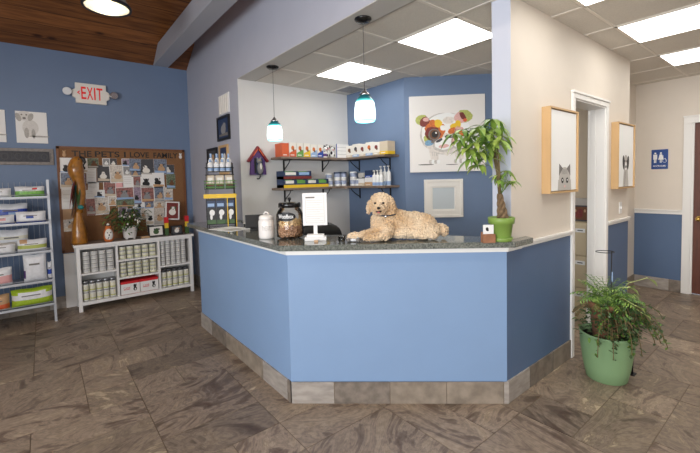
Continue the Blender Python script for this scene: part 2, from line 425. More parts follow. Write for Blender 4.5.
def tag(o, label, cat, group=None, kind=None):
    o['label'] = label; o['category'] = cat
    if group: o['group'] = group
    if kind: o['kind'] = kind
    return o
def thing(name, label, cat, loc=(0, 0, 0), rz=0, group=None):
    o = bpy.data.objects.new(name, None); COL.objects.link(o); o.empty_display_size = .05
    o.location = loc; o.rotation_euler = (0, 0, rz)
    return tag(o, label, cat, group)
def solo(mb, name, label, cat, loc=(0, 0, 0), rz=0, group=None, bevel=0):
    o = mb.build(name, None, loc, bevel); o.rotation_euler = (0, 0, rz)
    return tag(o, label, cat, group)
def struct(mb, name, bevel=0, parent=None):
    o = mb.build(name, parent, None, bevel); o['kind'] = 'structure'; return o
def dup(root, loc, rz=None, label=None, group=None):
    r = root.copy(); COL.objects.link(r); r.location = loc
    if rz is not None: r.rotation_euler = (0, 0, rz)
    if label: r['label'] = label
    if group: r['group'] = group
    for ch in list(root.children):
        c = ch.copy(); COL.objects.link(c); c.parent = r
        for g in list(ch.children):
            d = g.copy(); COL.objects.link(d); d.parent = c
    return r
ORD = ['first', 'second', 'third', 'fourth', 'fifth', 'sixth', 'seventh', 'eighth', 'ninth', 'tenth', 'eleventh', 'twelfth']

# ---------------------------------------------------------------- setting
XG, YB, ZC = 1.755, 5.92, 2.67       # grey wall plane, back wall plane, dropped ceiling height
YR, XF = 1.289, 6.22                 # right wall plane, far wall plane
ZW = 3.19                            # wood ceiling at the back wall
SL = .65
RIDGE_Y = 1.6; RIDGE_Z = ZW + SL*(YB - RIDGE_Y)
FRONT = -2.8; LEFT = -3.0

# floor: modular stone tiles laid on a 0.305 m grid
def make_floor():
    g = .305; mb = MB(); bm = mb.bm; lay = None
    x0, y0 = 2.31 - 18*g, .875 - 13*g
    nx, ny = 31, 31
    used = [[False]*ny for _ in range(nx)]
    tiles = []
    rnd = random.Random(5)
    for j in range(ny):
        for i in range(nx):
            if used[i][j]: continue
            opts = []
            def free(w, h): return i+w <= nx and j+h <= ny and all(not used[i+a][j+b] for a in range(w) for b in range(h))
            if free(2, 2): opts += [(2, 2)]*3
            if free(2, 1): opts += [(2, 1)]*4
            if free(1, 2): opts += [(1, 2)]*1
            opts += [(1, 1)]*2
            w, h = rnd.choice(opts)
            for a in range(w):
                for b in range(h): used[i+a][j+b] = True
            tiles.append((i, j, w, h))
    gap = .0028
    data = []
    for i, j, w, h in tiles:
        xa, ya_, xb, yb = x0+i*g+gap, y0+j*g+gap, x0+(i+w)*g-gap, y0+(j+h)*g-gap
        c = (rnd.random(), rnd.random(), rnd.choice((0, 0.05, .15, .35, .6, .95, 1.3, 1.7)), 1)
        z0 = 0.0
        vs = [bm.verts.new(p) for p in ((xa, ya_, z0), (xb, ya_, z0), (xb, yb, z0), (xa, yb, z0))]
        lo = [bm.verts.new((v.co.x, v.co.y, -.004)) for v in vs]
        fs = [bm.faces.new(vs)] + [bm.faces.new((lo[k], lo[(k+1) % 4], vs[(k+1) % 4], vs[k])) for k in range(4)]
        for f in fs: f.material_index = 0
        data += [c]*5
    mb.mi('floor_tile')
    mb.quad([(x0, y0, -.003), (x0+nx*g, y0, -.003), (x0+nx*g, y0+ny*g, -.003), (x0, y0+ny*g, -.003)], 'grout')
    data.append((0, 0, 0, 1))
    o = mb.build('floor', recalc=False)
    ca = o.data.color_attributes.new('tile', 'FLOAT_COLOR', 'CORNER')
    k = 0
    for pi2, p in enumerate(o.data.polygons):
        for li in p.loop_indices: ca.data[li].color = data[pi2]
    o['kind'] = 'structure'
make_floor()

def zroof(y):
    return ZW + SL*(YB-y) if y > RIDGE_Y else RIDGE_Z - SL*(RIDGE_Y-y)
# back wall (blue)
struct(MB().box(LEFT-.15, XG+.19, YB, YB+.15, 0, ZW+.15, 'blue_wall'), 'wall_back')
# grey side wall with header above the desk opening: outline in y,z
def yz_slab(mb, pts, x0, x1, mn):
    a = [mb.bm.verts.new((x0, p[0], p[1])) for p in pts]; b = [mb.bm.verts.new((x1, p[0], p[1])) for p in pts]; n = len(pts)
    mb._fin([mb.bm.faces.new(a), mb.bm.faces.new(b[::-1])] + [mb.bm.faces.new((a[i], b[i], b[(i+1) % n], a[(i+1) % n])) for i in range(n)], mn)
    return mb
struct(yz_slab(MB(), [(4.1, 0), (YB, 0), (YB, zroof(YB)+.1), (RIDGE_Y, RIDGE_Z+.1), (FRONT, zroof(FRONT)+.1), (FRONT, ZC), (4.1, ZC)], XG, XG+.198, 'grey_wall'), 'wall_header')
struct(MB().box(XG+.001, XG+.197, FRONT, 4.09, ZC-.006, ZC-.0005, 'soffit'), 'trim_1')
# office walls
DX, DY = .7321, -.6812
P0 = Vector((3.30, 3.04)); P1 = P0 + Vector((DX, DY))*1.16
struct(MB().box(XG+.002, 3.45, 4.095, 4.25, 0, ZC+.1, 'white_wall'), 'wall_office_back')
struct(MB().box(3.31, 3.45, 3.03, 4.094, 0, ZC+.1, 'blue_wall'), 'wall_office_side')
nx_, ny_ = -DY, DX
struct(MB().prism([(P0.x, P0.y), (P1.x, P1.y), (P1.x+.12*nx_, P1.y+.12*ny_), (P0.x+.12*nx_, P0.y+.12*ny_)], 0, ZC+.1, 'blue_wall'), 'wall_office_diagonal')
struct(MB().box(P1.x, 4.95, P1.y, P1.y+.1, 0, ZC+.1, 'cream_wall'), 'wall_office_end')
struct(MB().box(4.795, 4.9, 1.42, P1.y, 0, ZC+.1, 'beige'), 'wall_office_far')
# right wall with doorway: rail at 1.06, pillar end at x=2.41
TH = .129
DO0, DO1, DZ = 3.395, 4.105, 2.125
w = MB()
for a, b, z0, z1, mn in ((2.41, DO0, 1.02, ZC+.1, 'cream_wall'), (2.41, DO0, 0, 1.02, 'blue_wainscot'),
                         (DO0, DO1, DZ, ZC+.1, 'cream_wall'), (DO1, 4.80, 1.02, ZC+.1, 'cream_wall'), (DO1, 4.80, 0, 1.02, 'blue_wainscot')):
    w.box(a, b, YR, YR+TH, z0, z1, mn)
struct(w, 'wall_right')
struct(MB().box(2.405, 2.4099, YR-.0005, YR+TH, 1.09, ZC+.1, 'pillar_white'), 'trim_2')
struct(MB().box(4.80, XF, 1.6, 1.7, 0, ZC+.1, 'cream_wall'), 'wall_recess')
# far wall with door
w = MB()
w.box(XF, XF+.12, 1.035, 1.7, 1.02, ZC+.1, 'cream_wall').box(XF, XF+.12, 1.035, 1.7, 0, 1.02, 'blue_wainscot')
w.box(XF, XF+.12, .06, 1.035, 2.11, ZC+.1, 'cream_wall').box(XF, XF+.12, FRONT, .06, 0, ZC+.1, 'cream_wall')
struct(w, 'wall_far')
def rail(mb, a, b, y, z0=1.02, z1=1.062, s=1):
    mb.box(a, b, y-.012*s, y, z0, z1-.006, 'trim_white').box(a, b, y-.026*s, y, z1-.018, z1-.002, 'trim_white').box(a, b, y-.018*s, y, z0+.006, z0+.016, 'trim_white')
    return mb
r_ = MB(); rail(r_, 2.53, DO0-.045, YR-.0005); rail(r_, DO1+.05, 4.80, YR-.0005)
struct(r_, 'trim_3', .002)
r_ = MB(); r_.box(XF-.014, XF-.0005, 1.11, 1.598, .985, 1.04, 'trim_white').box(XF-.028, XF-.0005, 1.11, 1.598, 1.025, 1.042, 'trim_white')
struct(r_, 'trim_4', .002)
# doorway casing and jamb lining
c = MB()
for x0, x1 in ((DO0-.05, DO0), (DO1, DO1+.052)): c.box(x0, x1, YR-.018, YR-.0005, 0, DZ, 'trim_white')
c.box(DO0-.05, DO1+.052, YR-.018, YR-.0005, DZ, DZ+.04, 'trim_white').box(DO0-.058, DO1+.060, YR-.028, YR-.0005, DZ+.04, DZ+.058, 'trim_white')
c.box(DO0-.0005, DO0+.012, YR-.005, YR+TH+.01, 0, DZ, 'trim_white').box(DO1-.012, DO1+.0005, YR-.005, YR+TH+.01, 0, DZ, 'trim_white').box(DO0, DO1, YR-.005, YR+TH+.01, DZ-.012, DZ+.0005, 'trim_white')
c.box(DO1-.022, DO1-.012, YR+.07, YR+.1, 0, DZ-.012, 'trim_white').box(DO0+.012, DO0+.022, YR+.07, YR+.1, 0, DZ-.012, 'trim_white')
struct(c, 'door_1', .002)
# far door
d = MB()
d.box(XF-.018, XF-.0005, 1.03, 1.108, 0, 2.105, 'trim_white').box(XF-.018, XF-.0005, -.01, .068, 0, 2.105, 'trim_white').box(XF-.02, XF, -.01, 1.108, 2.105, 2.18, 'trim_white')
d.box(XF-.028, XF-.0005, -.015, 1.113, 2.18, 2.198, 'trim_white').box(XF, XF+.1, 1.01, 1.036, 0, 2.11, 'trim_white').box(XF, XF+.1, .06, .085, 0, 2.11, 'trim_white')
dr = struct(d, 'door_2', .002)
lf = MB(); lf.box(XF+.02, XF+.06, .085, 1.01, .01, 2.105, 'walnut').build('door_panel', dr)
kb = MB(); kb.tube([(XF+.02, .955, .94), (XF-.03, .955, .94)], .012, 'brass').ball((XF-.045, .955, .94), .028, 'brass').tube([(XF+.02, .955, .94), (XF+.012, .955, .94)], .032, 'brass', n=16)
kb.build('door_knob', dr)

# dropped ceilings
struct(MB().box(XG+.199, XF+.12, FRONT, 4.2, ZC, ZC+.08, 'ceiling_tile'), 'ceiling_office')
gb = MB(); GX = [2.39+.61*k for k in range(7)]; GY = [1.075+.61*k for k in range(-6, 6)]
for x in GX: gb.box(x-.012, x+.012, FRONT, 4.09, ZC-.004, ZC, 'ceiling_bar').box(x+.012, x+.016, FRONT, 4.09, ZC-.0015, ZC, 'ceiling_gap')
for y in GY:
    if y < 4.05: gb.box(XG+.2, XF, y-.012, y+.012, ZC-.0035, ZC, 'ceiling_bar').box(XG+.2, XF, y+.012, y+.016, ZC-.001, ZC, 'ceiling_gap')
gb.box(XG+.2, XG+.212, FRONT, 4.09, ZC-.005, ZC, 'ceiling_gap')
struct(gb, 'trim_5')
# wood vault
slope = math.atan(SL)
def vault2(ya_, za, yb, zb, n):
    v = Vector((0, yb-ya_, zb-za)); L_ = v.length
    o = MB().box(LEFT-.15, XG+.1, 0, L_, 0, .05, 'ceiling_wood').build('ceiling')
    o['kind'] = 'structure'
    ang = math.atan2(v.z, v.y)
    o.rotation_euler = (ang, 0, 0); o.location = (0, ya_, za)
    return o
# back slope is laid from the ridge down to the back wall, front slope from the front wall up to the ridge
vault2(RIDGE_Y, RIDGE_Z, YB+.1, ZW-SL*.1, 0)
vault2(FRONT-.1, zroof(FRONT)-SL*.1, RIDGE_Y, RIDGE_Z, 0)
struct(MB().box(1.305, 1.50, FRONT, YB+.05, 3.19, 3.405, 'beam_grey'), 'beam', .004)
# unseen walls behind the viewer; windows added to carry the daylight area lights
w = yz_slab(MB(), [(FRONT, 0), (YB+.1, 0), (YB+.1, .75), (FRONT, .75)], LEFT-.15, LEFT, 'blue_wall')
yz_slab(w, [(1.6, .75), (YB+.1, .75), (YB+.1, 2.5), (1.6, 2.5)], LEFT-.15, LEFT, 'blue_wall')
yz_slab(w, [(FRONT, .75), (-2.2, .75), (-2.2, 2.5), (FRONT, 2.5)], LEFT-.15, LEFT, 'blue_wall')
yz_slab(w, [(FRONT, 2.5), (YB+.1, 2.5), (YB+.1, zroof(YB)), (RIDGE_Y, RIDGE_Z), (FRONT, zroof(FRONT))], LEFT-.15, LEFT, 'blue_wall')
struct(w, 'wall_left')
w = MB().box(LEFT-.15, -2.0, FRONT-.15, FRONT, 0, 3.6, 'cream_wall').box(.8, XF+.12, FRONT-.15, FRONT, 0, 3.6, 'cream_wall')
w.box(-2.0, .8, FRONT-.15, FRONT, 0, .7, 'cream_wall').box(-2.0, .8, FRONT-.15, FRONT, 2.5, 3.6, 'cream_wall')
struct(w, 'wall_front')
wn = MB()
for y in (-2.2, -.3, 1.55): wn.box(LEFT-.1, LEFT-.04, y, y+.05, .75, 2.5, 'trim_white')
wn.box(LEFT-.1, LEFT-.04, -2.2, 1.6, .75, .8, 'trim_white').box(LEFT-.1, LEFT-.04, -2.2, 1.6, 2.45, 2.5, 'trim_white')
o1 = struct(wn, 'unseen_window_1'); MB().box(LEFT-.075, LEFT-.069, -2.15, 1.55, .8, 2.45, 'glass').build('pane', o1)
wn = MB()
for x in (-2.0, -.62, .75): wn.box(x, x+.05, FRONT-.1, FRONT-.04, .7, 2.5, 'trim_white')
wn.box(-2, .8, FRONT-.1, FRONT-.04, .7, .75, 'trim_white').box(-2, .8, FRONT-.1, FRONT-.04, 2.45, 2.5, 'trim_white')
o1 = struct(wn, 'unseen_window_2'); MB().box(-1.95, .75, FRONT-.075, FRONT-.069, .75, 2.45, 'glass').build('pane', o1)

# tiled baseboards: run of small tiles along a segment
def base_run(mb, a, b, h=.15, th=.011, tile=.375, start=0.0, off=1):
    a = Vector((a[0], a[1])); b = Vector((b[0], b[1])); d = (b-a); L_ = d.length; d.normalize()
    n = Vector((d.y, -d.x))*off
    def seg(s0, s1, z0, z1, t, mn):
        p = [a+d*s0, a+d*s1, a+d*s1+n*t, a+d*s0+n*t]
        mb.prism([(q.x, q.y) for q in p], z0, z1, mn)
    seg(0, L_, 0, h-.002, th*.6, 'grout')
    s = -start; k = 0
    while s < L_:
        s0, s1 = max(s, 0), min(s+tile, L_)
        if s1-s0 > .004: seg(s0+(.0025 if s0 > 0 else 0), s1-(.0025 if s1 < L_ else 0), .002, h, th, ('baseboard_tile', 'baseboard_tile3', 'baseboard_tile2')[(k*2 + k//3) % 3])
        s += tile; k += 1
    return mb
struct(base_run(MB(), (LEFT, YB), (XG, YB)), 'baseboard_back')
struct(base_run(MB(), (XG, YB-.02), (XG, 4.1)), 'baseboard_header')
b_ = MB(); base_run(b_, (2.37, YR), (DO0-.05, YR), start=.1); base_run(b_, (DO1+.055, YR), (4.80, YR)); struct(b_, 'baseboard_right')
struct(base_run(MB(), (XF, 1.6), (XF, 1.11)), 'baseboard_far')
struct(base_run(MB(), (4.8, 1.6), (XF, 1.6)), 'baseboard_recess')

# ---------------------------------------------------------------- reception desk
A = Vector((1.262, 2.236)); B = Vector((2.352, 1.289))
desk = thing('reception_desk', 'light blue angled reception desk with dark granite ledge and stone tile base', 'desk', (0, 0, 0))
cd = (B-A).normalized(); cn = Vector((cd.y, -cd.x))     # chamfer direction and outward normal
ia = A + Vector((.12, .055)); ib = B + Vector((.05, .12))
body = MB()
body.prism([(XG-.002, 4.098), (A.x, 4.098), (A.x, A.y), (B.x, B.y), (B.x+.001, B.y+.12), ib, ia, (A.x+.12, 3.97), (XG-.002, 3.97)], 0, 1.02, 'blue_desk')
body.build('desk_body', desk)
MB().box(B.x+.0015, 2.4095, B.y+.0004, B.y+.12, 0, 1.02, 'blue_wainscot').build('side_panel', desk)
tr = MB()
def desk_line(t):
    """desk outer line at offset t: left end, corner A, corner B, right end"""
    def inter(p, d, q, e):
        den = d.x*e.y - d.y*e.x; w_ = q-p; s = (w_.x*e.y - w_.y*e.x)/den; return p + d*s
    pA = inter(Vector((A.x-t, 4)), Vector((0, 1)), A+cn*t, cd)
    pB = inter(Vector((3, B.y-t)), Vector((1, 0)), A+cn*t, cd)
    return Vector((A.x-t, 4.098)), pA, pB
def strip(mb, t0, t1, z0, z1, mn, xr=2.53, left=4.098):
    l0, a0, b0 = desk_line(t0); l1, a1, b1 = desk_line(t1)
    mb.prism([(XG-.003, left+t0), (l0.x, left+t0), a0, b0, (xr, B.y-t0), (xr, B.y-t1), b1, a1, (l1.x, left+t1), (XG-.003, left+t1)], z0, z1, mn)
strip(tr, 0.0005, .014, 1.018, 1.054, 'trim_white'); strip(tr, 0.0005, .022, 1.036, 1.0545, 'trim_white')
tr.build('trim_moulding', desk)
bb = MB()
base_run(bb, (A.x, 4.098), (A.x, A.y), off=1, start=.05)
base_run(bb, (A.x-.003, A.y-.008), (B.x+.001, B.y-.011), off=1, th=.006, start=.085)
base_run(bb, (B.x, B.y), (2.37, B.y))
bb.build('baseboard_tiles', desk)
ct = MB(); T0, T1 = 1.055, 1.093
l1, a1, b1 = desk_line(.075)
wch = .42
ci = a1 - cn*wch; cj = b1 - cn*wch
ct.prism([(1.20, 4.28), (l1.x, 4.20), (l1.x, a1.y), (a1.x, a1.y), (b1.x, b1.y), (2.56, b1.y), (2.60, B.y-.002), (2.407, B.y-.001), (2.407, B.y+TH+.05), (2.39, B.y+.19), (ci.x+.62*(cj.x-ci.x), ci.y+.62*(cj.y-ci.y)), (ci.x+.05, ci.y+.05), (1.63, 2.75), (1.63, 4.09), (XG-.002, 4.093), (XG-.002, 4.28)], T0, T1, 'granite')
ct.build('countertop', desk, None, .005)
# lower work surface behind the ledge
ws = MB(); ws.prism([(1.40, 3.95), (1.40, 2.35), (2.36, 1.50), (2.5, 1.68), (1.75, 2.38), (1.75, 3.95)], .74, .77, 'dark_grey')
ws.build('work_surface', desk)

# ---------------------------------------------------------------- ceiling light panels
def panel(x0, x1, y0, y1, label):
    t = thing('ceiling_light', label, 'light', ((x0+x1)/2, (y0+y1)/2, ZC), 0, 'recessed ceiling light panels')
    a, b = (x1-x0)/2, (y1-y0)/2
    f = MB()
    for q in ((-a, a, -b, -b+.018), (-a, a, b-.018, b), (-a, -a+.018, -b, b), (a-.018, a, -b, b)): f.box(*q, -.009, -.0045, 'ceiling_bar')
    f.build('frame', t)
    MB().box(-a+.018, a-.018, -b+.018, b-.018, -.0075, -.0045, 'panel_light_office' if y0 > 1.5 else 'panel_light').build('diffuser', t)
panel(2.39, 3.0, 1.685, 2.295, 'square lit ceiling panel nearest the white pillar above the desk')
panel(2.39, 3.0, 2.905, 3.515, 'square lit ceiling panel farther back above the office shelves')
panel(3.61, 4.22, -.145, 1.075, 'long lit ceiling panel in the hallway nearest the doorway')
panel(4.83, 5.44, -.145, 1.075, 'long lit ceiling panel farthest down the hallway by the restroom sign')
panel(2.39, 3.0, -.145, 1.075, 'lit ceiling panel only just showing at the top edge above the hallway wall')
panel(3.61, 4.22, -2.6, -1.38, 'long lit ceiling panel behind the viewer in the hallway')
# ceiling vent
v = MB(); v.box(-.15, .15, -.15, .15, -.008, 0, 'ceiling_bar')
for k in range(9): v.box(-.13, .13, -.13+k*.031, -.118+k*.031, -.012, -.008, 'grey')
solo(v, 'ceiling_vent', 'small louvred vent in the office ceiling tiles near the corner', 'vent', (3.12, 3.78, ZC-.0045))

# ---------------------------------------------------------------- pendants over the desk
def pendant(y, label, first=None, rz=0):
    if first: return dup(first, (1.866, y, ZC-.006), rz, label)
    t = thing('pendant_lamp', label, 'lamp', (1.866, y, ZC-.006), 0, 'glass pendant lamps over the desk')
    MB().lathe([(.001, 0), (.062, 0), (.062, -.008), (.05, -.022), (.012, -.03)], 'black_gloss', 24).build('canopy', t)
    MB().tube([(0, 0, -.02), (0, 0, -.53)], .0022, 'dark_grey', 6).build('cord', t)
    MB().lathe([(.008, -.50), (.012, -.51), (.03, -.53), (.045, -.545)], 'chrome', 20).build('cap', t)
    s = MB().lathe([(.066, 0), (.075, .012), (.078, .05), (.075, .10), (.069, .14), (.055, .17), (.034, .188), (.012, .195)], 'opal', 28, cap=False)
    sh = s.build('glass_shade', t, (0, 0, -.735))
    so = sh.modifiers.new('solid', 'SOLIDIFY'); so.thickness = .004
    MB().ball((0, 0, -.64), .03, 'bulb', 2).build('bulb', t)
    return t
p1 = pendant(3.48, 'glass pendant lamp hanging farther back, in front of the white office wall')
pendant(2.103, 'glass pendant lamp hanging nearer the front, beside the dog painting', p1, .6)

# barn lamp in the vault
bl = thing('barn_lamp', 'round metal lamp with glowing bulb hanging under the wood ceiling', 'lamp', (.50, 3.78, 3.0))
MB().lathe([(.165, 0), (.172, .012), (.165, .03), (.12, .11), (.07, .16), (.055, .26), (.03, .28)], 'reflector', 32, cap=False).build('lamp_shade', bl).modifiers.new('s', 'SOLIDIFY').thickness = .004
MB().lathe([(.164, -.006), (.180, -.006), (.183, .008), (.176, .022), (.164, .012)], 'black', 32, cap=False).build('rim', bl)
MB().ball((0, 0, .07), (.035, .035, .045), 'bulb').lathe([(.02, .1), (.025, .16)], 'dark_metal', 12).build('bulb', bl)
MB().tube([(0, 0, .27), (0, 0, zroof(3.8)-3.0)], .012, 'black').lathe([(.055, .255), (.055, .32), (.02, .34)], 'black', 20).build('stem', bl)

def lamp_light(o, w_=None):
    l = bpy.data.lights.new('lamp_glow', 'POINT'); l.energy = w_ or ADDED_LAMP_W; l.color = (1, .82, .62); l.shadow_soft_size = .04
    g = bpy.data.objects.new('lamp_glow', l); COL.objects.link(g); g.location = (o.location.x, o.location.y, o.location.z+.01)
lamp_light(bl, 5.0)
for x_, y_, lab in ((-1.5, 3.8, 'added unseen lamp under the wood ceiling, left of the view'), (.48, .9, 'added unseen lamp above the viewer under the wood ceiling'), (-1.5, .9, 'added unseen lamp above and left of the viewer')):
    lamp_light(dup(bl, (x_, y_, 3.0), 0, lab))  # copies added out of view to brighten the vault and bookcase
# ---------------------------------------------------------------- back wall: exit sign, pictures, plaque, cork board
ex = thing('exit_sign', 'white exit sign with red letters and two lamp heads on blue wall', 'sign', (.55, YB, 2.695))
MB().plate([(-.165, .125), (.165, .125), (.165, .05), (.20, .03), (.20, -.05), (.165, -.07), (.165, -.125), (-.165, -.125), (-.165, -.07), (-.20, -.05), (-.20, .03), (-.165, .05)], -.045, -.0005, 'offwhite').build('housing', ex, None, .004)
for k_, (ch_, lx, lw) in enumerate((('E', -.105, .052), ('X', -.046, .066), ('I', .031, .016), ('T', .058, .066))):
    MB().text(ch_, lx, -.075, lw, .155, -.045, 'exit_red', bold=.012).build('letter', ex)
MB().plate([(-.15, 0.003), (-.12, .028), (-.12, .012), (-.135, .003), (-.12, -.006), (-.12, -.022)], -.0465, -.045, 'exit_red').build('arrow', ex)
for s in (-1, 1):
    mb = MB(); mb.tube([(s*.2, -.03, 0), (s*.235, -.04, 0)], .01, 'offwhite')
    cup = [(.02, 0), (.045, .02), (.048, .05), (.042, .056)]
    n0 = len(mb.bm.verts); mb.lathe(cup, 'chrome' if s > 0 else 'plastic_clear_white', 20)
    mb.bm.verts.ensure_lookup_table()
    for vtx in mb.bm.verts[n0:]:
        x, y, z = vtx.co; vtx.co = Vector((x + s*.25, -z - .03, y))
    mb.build('lamp_head', ex)

def sketch_dog(mb, cx, cz, s, y):
    m_ = 'pencil_mid'
    mb.ell(cx-.05*s, cz+.09*s, .05*s, .045*s, y, 'pencil_pale')
    mb.ell(cx-.095*s, cz+.075*s, .02*s, .04*s, y-.0006, m_, rot=.3).ell(cx-.005*s, cz+.08*s, .02*s, .038*s, y-.0006, m_, rot=-.3)
    mb.ell(cx-.07*s, cz+.1*s, .007*s, .007*s, y-.0012, 'sketch').ell(cx-.035*s, cz+.1*s, .007*s, .007*s, y-.0012, 'sketch').ell(cx-.052*s, cz+.068*s, .013*s, .01*s, y-.0012, 'sketch')
    mb.ell(cx-.01*s, cz-.02*s, .06*s, .075*s, y-.0002, 'pencil_pale').ell(cx-.04*s, cz-.07*s, .018*s, .05*s, y-.0008, m_).ell(cx+.01*s, cz-.075*s, .015*s, .045*s, y-.0008, m_)
    mb.ell(cx+.05*s, cz-.1*s, .08*s, .008*s, y-.0008, m_)
for x, lab, flip in ((-.06, 'unframed pencil sketch of a sitting dog pinned on the blue wall', 1), (-.44, 'pencil sketch cut off by the left edge of the photo', -1)):
    mb = MB().box(-.145, .145, -.012, 0, -.185, .185, 'paper'); sketch_dog(mb, 0, .02, 1.25*flip if flip > 0 else 1.2, -.0121)
    solo(mb, 'dog_sketch', lab, 'picture', (x, YB-.0005, 2.232), 0, 'pencil dog sketches on the back wall')
pq = thing('wall_plaque', 'long dark embossed plaque in a stone coloured frame on blue wall', 'plaque', (-.32, YB, 1.884))
MB().box(-.45, .45, -.02, -.0005, -.098, .098, 'stone_frame').build('frame', pq, None, .006)
mb = MB().box(-.41, .41, -.026, -.02, -.062, .062, 'slate')
for k in range(7):
    cx = -.36+.12*k; mb.ell(cx, 0, .035, .042, -.026, 'dark_grey', th=.003).ell(cx, 0, .024, .03, -.029, 'slate', th=.001).plate([(cx+.058, -.05), (cx+.061, -.05), (cx+.061, .05), (cx+.058, .05)], -.028, -.026, 'dark_grey')
mb.build('panel', pq, None)

cb = thing('cork_board', 'large cork board headed THE PETS I LOVE FAMILY on the blue wall', 'board', (0, YB, 0))
MB().box(.18, 1.64, -.016, -.0005, .72, 1.99, 'cork').build('cork_panel', cb)
mb = MB()
mb.box(.155, .185, -.026, -.0005, .70, 2.015, 'board_frame').box(1.635, 1.665, -.026, -.0005, .70, 2.015, 'board_frame').box(.155, 1.665, -.026, -.0005, 1.99, 2.02, 'board_frame').box(.155, 1.665, -.026, -.0005, .69, .72, 'board_frame')
mb.build('frame', cb)
# header letters
for wd_, wa, wb in (('THE', .311, .52), ('PETS', .555, .833), ('I', .886, .906), ('LOVE', .956, 1.191), ('FAMILY', 1.248, 1.569)):
    MB().text(wd_, wa, 1.895, wb-wa, .075, -.016, 'black', bold=.02).build('word', cb)
for sx, nm in ((.235, 'tan'), (1.608, 'paper')):
    MB().ball((sx, -.02, 1.915), (.022, .008, .028), nm, 2).ball((sx, -.022, 1.95), (.017, .008, .016), nm, 2).ball((sx-.013, -.021, 1.966), (.006, .005, .008), nm, 1).ball((sx+.013, -.021, 1.966), (.006, .005, .008), nm, 1).build('paper_pet_figure', cb)
PH = [(0.19, 1.69, 0.3, 1.88), (0.48, 1.77, 0.58, 1.88), (0.64, 1.79, 0.71, 1.88), (0.72, 1.79, 0.79, 1.88), (0.86, 1.79, 0.94, 1.88), (0.95, 1.74, 1.07, 1.89), (1.09, 1.68, 1.23, 1.89), (1.26, 1.7, 1.4, 1.88), (0.19, 1.51, 0.31, 1.68), (0.46, 1.57, 0.55, 1.76), (0.58, 1.58, 0.7, 1.77), (0.72, 1.57, 0.85, 1.77), (0.87, 1.65, 0.94, 1.77), (0.86, 1.5, 0.97, 1.64), (0.97, 1.64, 1.07, 1.73), (0.98, 1.49, 1.07, 1.63), (1.08, 1.48, 1.22, 1.65), (1.23, 1.49, 1.36, 1.67), (1.36, 1.67, 1.5, 1.79), (1.41, 1.47, 1.51, 1.65), (0.19, 1.26, 0.28, 1.5), (0.47, 1.47, 0.57, 1.56), (0.44, 1.35, 0.52, 1.46), (0.53, 1.37, 0.63, 1.46), (0.64, 1.38, 0.76, 1.56), (0.78, 1.49, 0.85, 1.58), (0.78, 1.33, 0.96, 1.48), (0.98, 1.27, 1.06, 1.47), (1.08, 1.29, 1.22, 1.47), (1.24, 1.29, 1.35, 1.48), (1.37, 1.3, 1.47, 1.46), (0.19, 1.12, 0.27, 1.25), (0.44, 1.16, 0.52, 1.34), (0.53, 1.16, 0.67, 1.36), (0.68, 1.26, 0.76, 1.37), (0.78, 1.235, 0.96, 1.325), (0.97, 1.2, 1.1, 1.265), (1.11, 1.19, 1.22, 1.28), (1.23, 1.19, 1.35, 1.28), (0.19, 0.97, 0.33, 1.11), (0.79, 1.07, 0.88, 1.225), (0.89, 1.06, 1.04, 1.19), (1.05, 1.05, 1.11, 1.185), (1.12, 0.97, 1.21, 1.18), (1.22, 0.96, 1.34, 1.18), (1.14, 0.87, 1.33, 0.955),
      (.60, 1.60, .69, 1.70), (.83, 1.07, .88, 1.10), (0.36, 1.70, 0.46, 1.86), (0.33, 1.50, 0.43, 1.66), (0.34, 1.30, 0.43, 1.47)]
PH = PH[:46] + PH[48:]
kinds = [('dark pet on mauve', 'ph_mauve', 'black'), ('brown dog on green', 'ph_green', 'brown'), ('white pet on dark ground', 'dark_grey', 'offwhite'), ('tan puppy on pale ground', 'ph_pale', 'tan'), ('black dog on white', 'paper', 'black'), ('grey cat on dull red', 'ph_red', 'grey'), ('golden dog on grey blue', 'ph_blue', 'tan'), ('white dog on grey', 'grey', 'paper')]
blank = {9: 'paper', 13: 'paper', 22: 'paper', 20: 'paper', 31: 'tan', 21: 'paper', 25: 'pink'}
rows = {}
order = sorted(range(len(PH)), key=lambda i: -(PH[i][1]+PH[i][3])/2)
rowof = {}
for i in order:
    z = (PH[i][1]+PH[i][3])/2
    r = min(range(6), key=lambda k: abs((1.81, 1.65, 1.5, 1.38, 1.22, 1.08)[k]-z)); rowof[i] = r; rows.setdefault(r, []).append(i)
for r in rows: rows[r].sort(key=lambda i: PH[i][0])
RN = ['top', 'second', 'third', 'fourth', 'fifth', 'bottom']
rp = random.Random(3)
